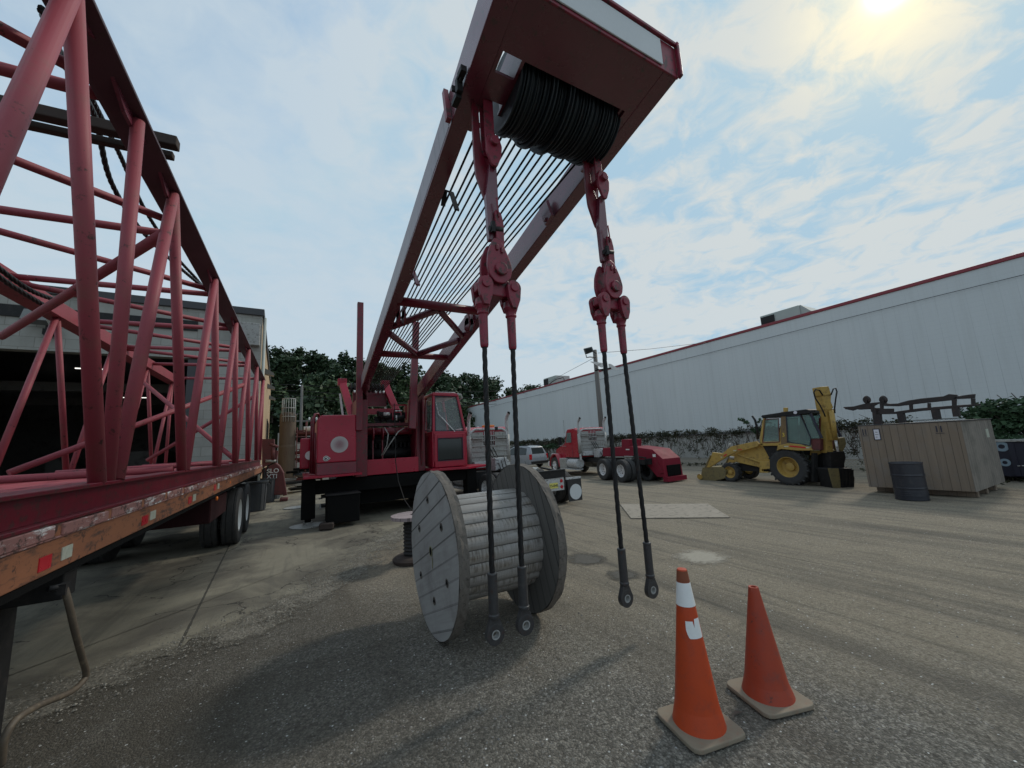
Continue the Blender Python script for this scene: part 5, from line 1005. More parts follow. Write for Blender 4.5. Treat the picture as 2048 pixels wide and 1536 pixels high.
# ================================================================== TRACTOR UNITS
def tractor(name, lab, detailed, loc, rotz, s, front_y, rack_y, axles):
    r = thing(name, lab, 'truck', loc, 'red tractor units', local=True); r.rotation_euler.z = rotz; r.scale = (s, s, s)
    MB().bb(-.42, -.32, 0, front_y + .8, .78, 1.0).bb(.32, .42, 0, front_y + .8, .78, 1.0).bb(-.32, .32, .9, 1.2, .8, .95).bb(-.32, .32, 2.3, 2.6, .8, .95).bb(-.42, .42, 0, .1, .78, 1.05).build('chassis_frame', 'black', r)
    for y in axles:
        for sg in (-1, 1): 
            tyre(r, (sg * 1.05, y, .52), .52, .27, (sg, 0, 0), .29, 'chrome', dish=-.55); tyre(r, (sg * .74, y, .52), .52, .27, (-sg, 0, 0), .29, 'white', dish=-.3, holes=0)
        MB().tube((-1, y, .52), (1, y, .52), .1).lathe([(.05, -.2), (.22, -.1), (.22, .1), (.05, .2)], (0, y, .55), (1, 0, 0), 16).build('axle', 'black', r)
    for sg in (-1, 1): tyre(r, (sg * 1.0, front_y, .52), .52, .27, (sg, 0, 0), .29, 'chrome', dish=.45)
    # fifth wheel
    f = MB(); n = 26; v = [(math.cos(R(a)) * .48, 1.35 + math.sin(R(a)) * .48, 1.16) for a in range(-50, 231, 14)]; v += [(-.10, .95, 1.10), (-.06, 1.35, 1.14), (.06, 1.35, 1.14), (.10, .95, 1.10)]; f.prism(v, (0, 0, -.05)); f.bb(-.4, .4, 1.1, 1.6, 1.0, 1.1); f.build('fifth_wheel', 'diamond', r)
    MB().prism([(-.42, .05, 1.06), (-.34, .05, 1.06), (-.34, .9, 1.14), (-.42, .9, 1.14)], (0, 0, .05)).prism([(.42, .05, 1.06), (.34, .05, 1.06), (.34, .9, 1.14), (.42, .9, 1.14)], (0, 0, .05)).build('ramp', 'black', r)
    # tail panel
    if detailed: MB().bb(-.55, .55, -.06, -.02, .50, .88).build('tail_panel', 'alu', r); MB().bb(-.6, .6, -.10, -.0, .90, 1.12).bb(-.6, .6, -.12, .02, 1.10, 1.13).build('rear_bumper_beam', 'black', r)
    for sg in (-1, 1):
        if not detailed: continue
        for z in (.60, .78): MB().lathe([(.055, 0), (.052, .015), (.001, .02)], (sg * .45, -.06, z), (0, -1, 0), 18).build('tail_light', 'redl', r)
        MB().bb(sg * .66, sg * 1.2, -.12, -.10, .12, .82).build('mud_flap', 'rubber', r); MB().bb(sg * .60, sg * 1.2, -.13, -.08, .80, .86).build('flap_hanger', 'alu', r)
    if detailed:
        MB().lathe([(.24, 0), (.24, .004), (.001, .0045)], (.95, -.121, .40), (0, -1, 0), 28, smooth=False).build('flap_disc', 'greyp', r)
        MB().bb(-.02, .30, -.075, -.062, .58, .74).build('licence_plate', 'plate', r); text('T5-EHE', .10, (.14, -.079, .655), (1, 0, 0), (0, 0, 1), 'ink', r, 'plate_number')
    # cab
    ry = rack_y; cw = .98; c = MB()
    prof = [(ry + .10, 1.05), (ry + .10, 2.62), (ry + .35, 2.74), (ry + 1.15, 2.72), (ry + 1.30, 2.60), (ry + 1.62, 1.90), (ry + 1.62, 1.0)]
    c.prism([(-cw, y, z) for y, z in prof], (2 * cw, 0, 0)); cabp = c.build('cab', 'truckred', r, bevel=.05)
    for sg in (-1, 1):
        x = sg * (cw + .004); MB().prism([(x, ry + .75, 1.92), (x, ry + .75, 2.5), (x, ry + 1.2, 2.5), (x, ry + 1.45, 1.92)], (sg * .004, 0, 0)).build('side_window', 'glass', cabp); MB().bb(x - .002, x + .006 * sg, ry + .68, ry + .695, 1.1, 2.6).build('door_line', 'ink', cabp)
    MB().prism([(-.85, ry + 1.325, 2.56), (.85, ry + 1.325, 2.56), (.85, ry + 1.63, 1.92), (-.85, ry + 1.63, 1.92)], (0, .012, .004)).build('windscreen', 'glass', cabp)
    fy = front_y; h = MB(); hp = [(ry + 1.6, 1.0), (ry + 1.6, 1.92), (ry + 1.9, 1.88), (fy + .55, 1.52), (fy + .72, 1.40), (fy + .76, .75), (fy + .4, .75), (ry + 1.7, .9)]
    n0 = len(h.v); pts = []
    for (y, z) in hp: pts.append((y, z))
    w0, w1 = .88, .60
    vs = []; 
    for sg in (-1, 1):
        for (y, z) in hp: t = min(1, max(0, (y - ry - 1.6) / (fy + .76 - ry - 1.6))); vs.append((sg * (w0 + (w1 - w0) * t), y, z))
    k = len(hp); h.add(vs, [tuple(range(k)), tuple(range(k, 2 * k))[::-1]] + [(i, (i + 1) % k, k + (i + 1) % k, k + i) for i in range(k)]); h.build('bonnet', 'truckred', r, bevel=.05)
    MB().bb(-.5, .5, fy + .765, fy + .80, .78, 1.42).build('radiator_grille', 'chrome', r); MB().bb(-1.1, 1.1, fy + .82, fy + .98, .42, .74).build('front_bumper', 'chrome', r, bevel=.03)
    for sg in (-1, 1):
        m_ = MB(); n = 14; vs = []
        for i in range(n + 1):
            a = R(-12 + 200 * i / n); y = fy + math.cos(a) * .68; z = .56 + math.sin(a) * .62 + (.08 if 60 < math.degrees(a) < 120 else 0); vs += [(sg * .58, y, z), (sg * 1.14, y, z), (sg * 1.14, y - math.cos(a) * .05, z - math.sin(a) * .05), (sg * .58, y - math.cos(a) * .05, z - math.sin(a) * .05)]
        m_.add(vs, [(4 * i + j, 4 * i + (j + 1) % 4, 4 * i + 4 + (j + 1) % 4, 4 * i + 4 + j) for i in range(n) for j in range(4)], True); m_.build('fender', 'truckred', r)
        MB().bb(sg * .72, sg * .95, fy + .55, fy + .68, 1.05, 1.25).build('headlight', 'chrome', r, bevel=.02)
        MB().path([(sg * 1.0, ry + 1.35, 2.35), (sg * 1.32, ry + 1.5, 2.38), (sg * 1.32, ry + 1.5, 1.75), (sg * 1.0, ry + 1.4, 1.7)], .018, 6).build('mirror_arm', 'chrome', r); MB().bb(sg * 1.24, sg * 1.42, ry + 1.48, ry + 1.56, 1.78, 2.28).build('mirror', 'black', r, bevel=.02)
        st = MB(); st.path([(sg * .86, ry + .02, .9), (sg * .86, ry + .02, 2.95), (sg * .86, ry - .02, 3.08), (sg * .86, ry - .16, 3.24), (sg * .86, ry - .22, 3.28)], .07, 14, cap=False); st.build('exhaust_stack', 'alu', r); MB().tube((sg * .86, ry - .20, 3.265), (sg * .86, ry - .205, 3.268), .062, 14).build('exhaust_mouth', 'void', r); MB().tube((sg * .86, ry + .02, 1.3), (sg * .86, ry + .02, 2.4), .095, 16).build('heat_shield', 'diamond', r)
        MB().tube((sg * .88, ry + .1, .72), (sg * .88, ry + 1.25, .72), .27, 24).build('fuel_tank', 'alu', r, bevel=.02)
        sb = MB(); 
        for y in (ry + .35, ry + .95): sb.tube((sg * .88, y, .72), (sg * .88, y + .05, .72), .278, 24)
        sb.build('tank_strap', 'chrome', r); MB().bb(sg * .62, sg * 1.14, ry + 1.3, ry + 2.15, .42, 1.0).build('step_box', 'diamond', r, bevel=.03); MB().bb(sg * .7, sg * 1.16, ry + .1, ry + 2.1, .36, .42).build('running_board', 'alu', r)
    for x in (-.5, 0, .5): MB().lathe([(.05, 0), (.045, .06), (.001, .08)], (x, ry + 1.0, 2.73), (0, 0, 1), 12).build('roof_light', 'chrome', cabp)
    # aluminium headache rack
    a0 = .84; tp = 2.64; pts = [(-a0, ry, 1.15), (-a0, ry, tp - .25), (-a0 + .08, ry, tp - .08), (-a0 + .25, ry, tp), (a0 - .25, ry, tp), (a0 - .08, ry, tp - .08), (a0, ry, tp - .25), (a0, ry, 1.15)]
    rk = MB().path(pts, .045, 10).build('headache_rack', 'alu', r); pn = MB()
    pn.bb(-a0 + .03, -.26, ry - .01, ry + .01, 1.2, tp - .12).bb(.26, a0 - .03, ry - .01, ry + .01, 1.2, tp - .12).bb(-.26, .26, ry - .01, ry + .01, 1.2, 1.95); 
    for i in range(6): z = 1.36 + i * .2; pn.bb(-a0 + .05, a0 - .05, ry - .05, ry - .01, z, z + .04)
    pn.bb(-a0 + .06, -.3, ry - .14, ry - .01, 2.26, 2.30).bb(.3, a0 - .06, ry - .14, ry - .01, 2.26, 2.30); pn.build('rack_panel', 'diamond', rk)
    bs = MB(); 
    for x in (-.2, -.1, 0, .1, .2): bs.tube((x, ry - .01, 1.96), (x, ry - .01, tp - .08), .012, 6)
    bs.build('window_bar', 'alu', rk)
    MB().add([(-.25, ry + .095, 1.98), (.25, ry + .095, 1.98), (.25, ry + .095, 2.4), (-.25, ry + .095, 2.4)], [(0, 1, 2, 3)]).build('rear_window', 'glass', cabp)
    MB().bb(-a0 + .08, a0 - .08, ry - .2, ry - .02, 1.15, 1.38).build('chain_tray', 'alu', rk, bevel=.01)
    MB().bb(-.15, .35, ry - .75, ry - .25, 1.02, 1.5).build('tool_box', 'alu', r, bevel=.02)
    hz_ = MB()
    for k, x in enumerate((-.12, .0, .14)): hz_.path([(x, ry - .05, 1.9), (x + .05, ry - .3, 1.55), (x + .12, ry - .7, 1.35 + .1 * k), (x + .05, ry - 1.0, 1.1), (x - .05, ry - .8, 1.02)], .02, 6)
    hz_.build('air_hose', 'black', r)
    MB().bb(-cw, cw, ry + .12, ry + 1.6, .95, 1.06).build('cab_floor', 'black', r)
    if detailed:
        MB().bb(.0 - .25, .25, ry - .06, ry + .1, 2.72, 2.80).build('beacon', 'amber', r, bevel=.02); MB().bb(.28, .38, ry - .1, ry, 2.58, 2.72).build('work_lamp', 'black', r)
        MB().bb(-1.2, -.45, rack_y - .9, rack_y - .2, .45, 1.05).build('side_box', 'black', r)
    else: MB().tube((-1.0, ry + 1.5, 2.5), (-1.0, ry + 1.5, 3.3), .008, 5).build('antenna', 'black', r)
    return r
a = at(1098, 980, d=9.9); a.z = 0; b_ = at(978, 880, d=12.9); b_.z = 0; v = b_ - a
tractor('tractor_unit', 'red tractor unit seen from behind with a yellow plate, parked beside the crane cab', True, a, -math.atan2(v.x, v.y), .83, v.length / .83 + 2.25, v.length / .83, (.75, 2.1))
tractor('tractor_unit', 'red tractor unit in side view coupled to the low maroon gooseneck', False, Vector((11.52, 10.28, 0)), R(-8.2), .81, 7.9, 5.0, (.95, 2.45))

# gooseneck / jeep behind the second tractor
gx = 11.45; gn = thing('gooseneck_trailer', 'maroon steel gooseneck trailer with a sloping tail behind the second red truck', 'trailer', (gx, 11, 0))
P = lambda u, v: at(u, v, x=gx)
mb = MB(); mb.prism([P(1205, 896), P(1262, 893), P(1304, 899), P(1325, 918), P(1331, 955), P(1314, 954), P(1291, 926), P(1268, 913), P(1205, 913)], (.95, 0, 0)); mb.build('neck_body', 'lowboy', gn, bevel=.02)
MB().prism([P(1243, 879), P(1258, 879), P(1258, 895), P(1243, 895)], (.7, 0, 0)).build('upright_block', 'lowboy', gn, bevel=.01)
e0 = P(1330, 908); e1 = P(1331, 950); MB().bb(gx + .14, gx + .82, e1.y - .02, e1.y + .2, .22, .60).build('tail_pocket', 'void', gn); MB().bb(gx - .02, gx + .97, e1.y - .12, e1.y + .1, .04, .2).build('tail_foot', 'lowboy', gn)
MB().prism([P(1298, 900), P(1304, 901), P(1328, 945), P(1320, 948)], (-.03, 0, 0)).build('side_gusset', 'lowboy', gn)
MB().box(P(1309, 911) + Vector((-.02, 0, 0)), (.02, .12, .1)).box(P(1256, 899) + Vector((-.02, 0, 0)), (.02, .18, .04)).build('marker_plate', 'white', gn)
MB().bb(gx + .1, gx + 1.6, 10.7, 12.6, .35, .62).build('neck_shade_block', 'void', gn)  # black block added to stand in for the dark void beneath the neck
for k in (11.2,): MB().box((gx + .1, k + .3, .35), (.06, .2, .4)).build('mud_flap', 'rubber', gn)
for x_ in (gx + .22, gx + .62): tyre(gn, (x_, 10.75, .34), .34, .24, (-1, 0, 0), .2, 'black', holes=0)

# silver car
cr_ = thing('silver_car', 'silver estate car parked in front of the warehouse fence', 'car', (13.75, 21.6, 0), local=True); cr_.rotation_euler.z = R(12); cr_.scale = (.90, .90, .90)
def carsec(y, w, zb, zt, zr, wr): return [(-w, y, zb), (-w, y, zt), (-wr, y, zr), (wr, y, zr), (w, y, zt), (w, y, zb)]
secs = [carsec(-.02, .72, .35, .70, .72, .68), carsec(.06, .84, .28, .86, .95, .78), carsec(.28, .87, .25, .93, 1.50, .62), carsec(.7, .88, .25, .93, 1.60, .64), carsec(2.0, .88, .25, .92, 1.60, .64), carsec(2.75, .88, .25, .92, 1.25, .70), carsec(3.05, .88, .25, .92, .98, .74), carsec(4.1, .84, .27, .80, .84, .7), carsec(4.35, .72, .35, .6, .62, .6)]
mb = MB(); 
for s_ in secs: mb.v += [Vector(p) for p in s_]
for i in range(len(secs) - 1):
    for j in range(6): a_, b2 = i * 6 + j, i * 6 + (j + 1) % 6; mb.f.append([a_, b2, b2 + 6, a_ + 6]); mb.sm.append(True)
mb.f.append([0, 1, 2, 3, 4, 5]); mb.sm.append(False); mb.f.append([48 + i for i in range(6)][::-1]); mb.sm.append(False); cbd = mb.build('car_body', 'silver', cr_, bevel=.03)
for sg in (-1, 1):
    MB().prism([(sg * .875, .50, .97), (sg * .70, .55, 1.42), (sg * .68, 1.2, 1.50), (sg * .68, 2.1, 1.48), (sg * .78, 2.75, 1.18), (sg * .88, 2.9, .97)], (sg * .012, 0, 0)).build('side_window', 'darkglass', cbd); MB().bb(sg * .74, sg * .885, -.0, .16, .62, .98).build('tail_light', 'redl', cbd, bevel=.02)
    for y in (.85, 3.45): tyre(cr_, (sg * .78, y, .33), .33, .2, (sg, 0, 0), .2, 'alu', holes=0)
MB().prism([(-.62, .10, 1.0), (.62, .10, 1.0), (.55, .26, 1.44), (-.55, .26, 1.44)], (0, -.02, .0)).build('rear_window', 'darkglass', cbd); MB().bb(-.84, .84, -.08, .04, .32, .5).build('bumper', 'black', cbd, bevel=.03); MB().bb(-.60, -.56, .5, 2.3, 1.6, 1.65).bb(.56, .60, .5, 2.3, 1.6, 1.65).build('roof_rail', 'black', cbd)

# utility pole with floodlight
pp = thing('light_pole', 'weathered timber pole carrying a square floodlight and pale panels', 'light pole', (15.48, 17.4, 0)); pc = Vector((15.48, 17.4, 0))
MB().tube(pc, pc + Vector((0, 0, 6.95)), .17, 14, .12).build('pole', 'poleg', pp)
def PD(u, v, d=22.6): return at(u, v, d=d)
f0 = PD(1178, 700); mb = MB(); mb.prism([PD(1168, 697), PD(1184, 693), PD(1188, 703), PD(1172, 709)], CAMROT @ Vector((0, 0, -.25))); fl2 = mb.build('floodlight', 'lampg', pp, bevel=.02)
mb = MB(); q = [PD(1169.5, 698.5, 22.58), PD(1182.5, 695.5, 22.58), PD(1185.5, 703, 22.58), PD(1173, 707, 22.58)]; mb.prism(q, CAMROT @ Vector((0, 0, -.02))); mb.build('lamp_glass', 'darkglass', fl2)
MB().path([PD(1172, 710), PD(1173, 715), PD(1180, 714), PD(1192, 715)], .03, 6).path([PD(1187, 703), PD(1193, 707)], .03, 6).build('lamp_bracket', 'black', pp)
mb = MB(); mb.prism([PD(1181, 724), PD(1197, 732), PD(1203, 728), PD(1196, 725)], (0, 0, .03)); mb.prism([PD(1194, 731), PD(1200, 726), PD(1206, 727), PD(1208, 735), PD(1202, 735)], (0, 0, .03)); mb.prism([PD(1217, 728), PD(1222, 729), PD(1238, 739), PD(1232, 740), PD(1217, 736)], (0, 0, .03)); mb.build('pale_panel', 'white', pp)
MB().tube(PD(1190, 741), PD(1222, 736), .04, 8).tube(PD(1191, 737), PD(1215, 744), .03, 8).build('cross_bar', 'black', pp)
def wire(name, pts, r, lab, grp='overhead wires'): MB().path(pts, r, 5).build(name, 'black', None, loc=pts[0], props=(lab, 'wire', grp))
a_ = PD(1191, 714); b2 = at(1045, 787, x=24.2); wire('overhead_wire', [a_, a_.lerp(b2, .5) + Vector((0, 0, -.15)), b2], .012, 'thin wire running from the timber pole down to the warehouse roof')
a_ = PD(1196, 706); b2 = at(2060, 560, d=30); wire('overhead_wire', [a_, at(1300, 698, d=24.5), at(1420, 684, d=26)], .012, 'thin wire running right from the timber pole above the warehouse edge')

# ================================================================== BACKHOE
bx_ = 12.85; bk = thing('backhoe_loader', 'faded yellow backhoe loader with number 3 on its cab post', 'backhoe', (13.5, 6.8, 0))
Q = lambda X, Y, x=bx_: at(1380 + X / 6.024, 760 + Y / 6.024, x=x)
def pz(poly, x0, dx, name, mat, parent=bk, bevel=.012): return MB().prism([Q(a, b_, bx_) + Vector((x0 - bx_, 0, 0)) for a, b_ in poly], (dx, 0, 0)).build(name, mat, parent, bevel=bevel)
pz([(510, 895), (700, 800), (850, 785), (880, 800), (975, 975), (960, 1075), (855, 1080), (790, 1050), (500, 985)], bx_ + .12, .9, 'engine_body', 'yellow')
pz([(835, 985), (955, 985), (955, 1072), (860, 1078), (860, 1105), (940, 1105), (940, 1118), (830, 1118)], bx_ + .02, .12, 'step_box', 'yellow')
pz([(860, 790), (1055, 790), (1040, 880), (960, 975)], bx_ + .06, .9, 'footwell', 'black')
for x0 in (bx_ - .02, bx_ + 1.15): 
    la = pz([(200, 1052), (262, 905), (270, 870), (390, 885), (500, 800), (800, 735), (835, 775), (820, 800), (720, 830), (560, 870), (470, 910), (320, 1000), (240, 1052)], x0, .10, 'loader_arm', 'yellow')
    MB().tube(Q(555, 900) + Vector((x0 - bx_ + .12, 0, 0)), Q(840, 1000) + Vector((x0 - bx_ + .12, 0, 0)), .03, 10).build('lift_cylinder', 'yellow', bk); MB().bar(Q(190, 1050) + Vector((x0 - bx_, 0, 0)), Q(255, 905) + Vector((x0 - bx_, 0, 0)), .05, .03).build('tilt_link', 'olive', bk)
MB().tube(Q(330, 870) + Vector((.5, 0, 0)), Q(378, 775) + Vector((.5, 0, 0)), .02).tube(Q(400, 945) + Vector((.4, 0, 0)), Q(490, 960) + Vector((.4, 0, 0)), .06).build('tilt_cylinder', 'diamond', bk)
MB().box(Q(545, 850) + Vector((-.03, 0, 0)), (.01, .10, .03)).box(Q(385, 930) + Vector((-.03, 0, 0)), (.01, .05, .03)).box(Q(1165, 800) + Vector((-.03, 0, 0)), (.01, .12, .03)).box(Q(1425, 815) + Vector((-.03, 0, 0)), (.01, .08, .03)).build('white_sticker', 'tapewhite', bk)
MB().box(Q(605, 838) + Vector((-.03, 0, 0)), (.008, .14, .03)).box(Q(430, 905) + Vector((-.03, 0, 0)), (.008, .14, .035), Matrix.Rotation(R(-30), 3, 'X')).bar(Q(1205, 795) + Vector((-.03, 0, 0)), Q(1400, 815) + Vector((-.03, 0, 0)), .01, .04).build('red_stripe', 'tapered', bk)
# front bucket: curved open shell with side plates
cs = [(150, 1062), (395, 1052), (440, 1100), (440, 1215), (270, 1232), (120, 1212)]
mb = MB(); o_ = [Q(a, b_) for a, b_ in [(150, 1062), (260, 1056), (395, 1052), (435, 1100), (425, 1180), (270, 1232), (120, 1215)]]
for i in range(len(o_) - 1): d1 = o_[i]; d2 = o_[i + 1]; mb.prism([d1, d2, d2 + Vector((0, 0, .02)), d1 + Vector((0, 0, .02))], (1.5, 0, 0))
mb.prism(o_, (.03, 0, 0)); mb.prism([p + Vector((1.5, 0, 0)) for p in o_], (.03, 0, 0)); mb.build('front_bucket', 'olive', bk)
MB().lathe([(.10, 0), (.10, .03), (.001, .032)], Q(122, 1165) + Vector((-.005, 0, 0)), (-1, 0, 0), 18).build('bucket_corner', 'yellow', bk)
fw = Q(475, 1128); tyre(bk, (fw.x + .12, fw.y, .31), .31, .24, (-1, 0, 0), .19, 'yellow', lugs=14, dish=.1, holes=0); tyre(bk, (fw.x + 1.15, fw.y, .31), .31, .24, (1, 0, 0), .19, 'yellow', holes=0)
rw = Q(1168, 1068); tyre(bk, (rw.x + .20, rw.y, .53), .53, .36, (-1, 0, 0), .30, 'yellow', lugs=20, dish=-.25, holes=0); tyre(bk, (rw.x + 1.25, rw.y, .53), .53, .36, (1, 0, 0), .30, 'yellow', holes=0)
MB().bb(13.1, 14.0, rw.y - .1, rw.y + 1.7, .35, .6).build('underframe', 'black', bk)
# cab
def q3(poly, x0, dx, name, mat, **k): return pz(poly, x0, dx, name, mat, **k)
roof = q3([(858, 440), (870, 425), (1090, 392), (1400, 352), (1440, 362), (1455, 400), (1180, 432), (880, 462)], bx_ - .02, 1.22, 'cab_roof', 'black')
MB().bb(0, 0, 0, 0, 0, 0) if False else None
for x0 in (bx_, bx_ + 1.12):
    q3([(1092, 385), (1150, 378), (1172, 780), (1092, 785)], x0, .07, 'cab_post', 'tanpost'); q3([(878, 462), (905, 462), (868, 740), (885, 790), (845, 790), (838, 700)], x0, .06, 'cab_post', 'yellow')
    q3([(1430, 400), (1462, 400), (1600, 700), (1570, 705)], x0, .05, 'cab_post', 'ink'); q3([(845, 745), (1100, 740), (1100, 792), (845, 795)], x0, .06, 'door_sill', 'yellow')
    q3([(900, 478), (1060, 468), (1072, 745), (880, 752)], x0 + .03, .008, 'door_glass', 'glass', bevel=0); q3([(1160, 440), (1325, 425), (1450, 700), (1445, 785), (1180, 745)], x0 + .03, .008, 'side_glass', 'glass', bevel=0); q3([(1345, 425), (1430, 418), (1560, 700), (1460, 700)], x0 + .02, .008, 'rear_glass', 'glass', bevel=0)
    for f0, f1 in (([(893, 470), (1068, 460), (1080, 752), (872, 760)], .05), ([(1153, 432), (1330, 417), (1458, 700), (1452, 795), (1172, 752)], .05)):
        pts = [Q(a, b_) + Vector((x0 - bx_ - .005, 0, 0)) for a, b_ in f0]; cc_ = sum(pts, Vector()) / len(pts); MB().ring(pts, [p.lerp(cc_, .07) for p in pts], (.02, 0, 0)).build('window_frame', 'rust' if f0[0][0] < 1000 else 'ink', bk)
q3([(1060, 792), (1190, 760), (1340, 775), (1450, 815), (1480, 850), (1300, 850), (1100, 830), (1050, 850)], bx_ - .03, .42, 'rear_fender', 'yellow'); q3([(1060, 792), (1190, 760), (1340, 775), (1450, 815), (1480, 850), (1300, 850), (1100, 830), (1050, 850)], bx_ + 1.0, .42, 'rear_fender', 'yellow')
q3([(1380, 862), (1620, 862), (1620, 910), (1380, 915)], bx_ + .3, .7, 'rear_frame', 'yellow'); q3([(1440, 710), (1560, 715), (1560, 850), (1455, 850)], bx_ + .05, .9, 'control_tower', 'rust'); q3([(1560, 860), (1680, 880), (1680, 1100), (1480, 1100), (1480, 900)], bx_ + .3, .6, 'swing_frame', 'void')
q3([(1116, 332), (1158, 332), (1162, 380), (1118, 385)], bx_ + .02, .1, 'beacon_box', 'yellow'); MB().lathe([(.045, 0), (.045, .02), (.001, .022)], Q(1275, 392) + Vector((-.02, 0, 0)), (-1, 0, 0), 16).build('work_lamp', 'paper', bk); MB().path([Q(1445, 400), Q(1470, 380)], .015, 5).box(Q(1485, 376), (.05, .09, .06)).build('mirror', 'black', bk)
t3 = Q(1128, 662) + Vector((-.012, 0, 0)); text('3', .16, t3, (0, -1, 0), (0, 0, 1), 'threey', bk, 'number') if 'threey' in M else None
MB().path([Q(715, 720) + Vector((.5, 0, 0)), Q(705, 600) + Vector((.5, 0, 0)), Q(680, 490) + Vector((.5, 0, 0)), Q(645, 437) + Vector((.5, 0, 0))], .035, 10).build('exhaust_pipe', 'black', bk)
# folded boom at the rear, seen nearly from behind
DD = 10.75; dv = CAMROT @ Vector((0, 0, -1)); dv.z = 0; dv.normalize()
def V(X, Y, d=DD): return at(1380 + X / 6.024, 760 + Y / 6.024, d=d)
def pv(poly, d, th, name, mat, bevel=.01): return MB().prism([V(a, b_, d) for a, b_ in poly], dv * th).build(name, mat, bk, bevel=bevel)
pv([(1568, 82), (1672, 75), (1690, 140), (1708, 175), (1592, 188), (1580, 140)], DD - .05, .3, 'boom_head', 'yellow'); pv([(1592, 180), (1704, 172), (1698, 260), (1728, 330), (1700, 360), (1625, 360), (1612, 300)], DD - .02, .3, 'boom_section', 'yellow')
pv([(1625, 350), (1735, 350), (1760, 500), (1785, 720), (1720, 730), (1665, 520)], DD, .22, 'stick', 'yellow'); pv([(1640, 450), (1690, 450), (1730, 880), (1640, 880)], DD + .12, .2, 'boom_lower', 'yellow'); pv([(1615, 450), (1650, 450), (1680, 880), (1630, 880)], DD + .2, .2, 'boom_side', 'craned')
MB().tube(V(1700, 370, DD - .08), V(1755, 720, DD - .08), .055, 14).build('stick_cylinder', 'yellow', bk); MB().tube(V(1755, 725, DD - .08), V(1782, 860, DD - .08), .032, 12).build('cylinder_rod', 'chrome', bk)
for pts in ([(1600, 185), (1560, 125), (1510, 115), (1492, 150), (1510, 220), (1570, 310), (1610, 390), (1630, 440)], [(1700, 180), (1725, 110), (1755, 98), (1770, 140), (1755, 230), (1742, 340), (1745, 400)]): MB().path([V(a, b_, DD - .05) for a, b_ in pts], .018, 8).build('hydraulic_hose', 'black', bk)
pv([(1800, 700), (1865, 690), (1885, 770), (1840, 870), (1800, 840)], DD + .1, .2, 'stabiliser_arm', 'olive')
pv([(1690, 870), (1860, 860), (1880, 930), (1850, 1060), (1700, 1060)], DD, .3, 'bucket_linkage', 'black')
# digging bucket
mb = MB(); mb.prism([V(1665, 1065, DD - .15), V(1800, 1060, DD - .15), V(1955, 1062, DD - .15), V(1990, 1180, DD - .15), V(1985, 1300, DD - .15), V(1850, 1330, DD - .15), V(1735, 1335, DD - .15), V(1700, 1200, DD - .15)], dv * .45); mb.build('digging_bucket', 'black', bk, bevel=.03)
pv([(1665, 1062), (1790, 1066), (1810, 1200), (1815, 1322), (1738, 1335), (1700, 1200)], DD - .172, .02, 'bucket_side', 'olive', 0)
for k in range(4): X = 1830 + k * 42; MB().prism([V(X, 1080, DD - .17), V(X + 16, 1080, DD - .17), V(X + 20, 1300, DD - .17), V(X + 4, 1300, DD - .17)], dv * .03).build('bucket_rib', 'black', bk)
for sg, X in ((0, 1490), (1, 1580)): pv([(X, 880), (X + 50, 880), (X + 60, 1230), (X - 10, 1230)], DD + .3 + sg * .2, .1, 'stabiliser_leg', 'black')

# ================================================================== CRATE, DRUM, STEEL FRAME
ct = thing('wooden_crate', 'very large weathered wooden crate of upright boards on skids', 'crate', (13.7, 3.6, 0))
A, Bc, Cc, Dd = Vector((12.47, 4.46, .14)), Vector((12.62, 2.73, .14)), Vector((14.95, 2.73, .14)), Vector((14.8, 4.5, .14)); hgt = Vector((.0, 0, 1.50))
mb = MB(); mb.prism([A, Bc, Cc, Dd], hgt); cbx = mb.build('box', 'crate', ct, bevel=.006)
off = Vector((0, -.006, 0)); MB().prism([Bc + off + Vector((-.004, 0, 0)), Cc + off, Cc + off + Vector((0, .0055, 0)), Bc + off + Vector((-.004, .0055, 0))], hgt).build('end_panel', 'crateside', ct)
MB().prism([A + Vector((-.01, .03, 1.503)), Bc + Vector((-.01, -.03, 1.503)), Cc + Vector((.03, -.03, 1.503)), Dd + Vector((0, .03, 1.503))], (0, 0, .02)).build('lid_edge', 'darktrim', ct)
mb = MB()
for x in (12.9, 13.6, 14.3): mb.bb(x - .06, x + .06, 2.76, 4.44, .004, .139)
mb.build('skid', 'crate', ct)
fa = lambda t, z, o=.006: A.lerp(Bc, t) + Vector((-o, 0, z))
p = fa(.19, 1.28); MB().prism([fa(.16, 1.42), fa(.235, 1.42), fa(.235, 1.14), fa(.16, 1.14)], (-.004, 0, 0)).build('notice_frame', 'ink', ct); MB().prism([fa(.17, 1.40, .0105), fa(.225, 1.40, .0105), fa(.225, 1.16, .0105), fa(.17, 1.16, .0105)], (-.003, 0, 0)).build('notice_paper', 'paper', ct)
MB().prism([fa(t, z, .014) for t, z in ((.185, 1.34), (.21, 1.34), (.21, 1.33), (.185, 1.33))], (-.002, 0, 0)).prism([fa(t, z, .014) for t, z in ((.18, 1.28), (.215, 1.28), (.215, 1.27), (.18, 1.27))], (-.002, 0, 0)).prism([fa(t, z, .014) for t, z in ((.18, 1.22), (.2, 1.22), (.2, 1.21), (.18, 1.21))], (-.002, 0, 0)).build('notice_print', 'ink', ct)
mb = MB()
for t in (.045, .075): mb.prism([fa(t, 1.42), fa(t + .01, 1.42), fa(t + .01, 1.28), fa(t, 1.28)], (-.003, 0, 0))
mb.prism([fa(.035, 1.26), fa(.095, 1.26), fa(.095, 1.25), fa(.035, 1.25)], (-.003, 0, 0))
for t in (.78, .82): mb.prism([fa(t, 1.42), fa(t + .012, 1.42), fa(t + .012, 1.28), fa(t, 1.28)], (-.003, 0, 0))
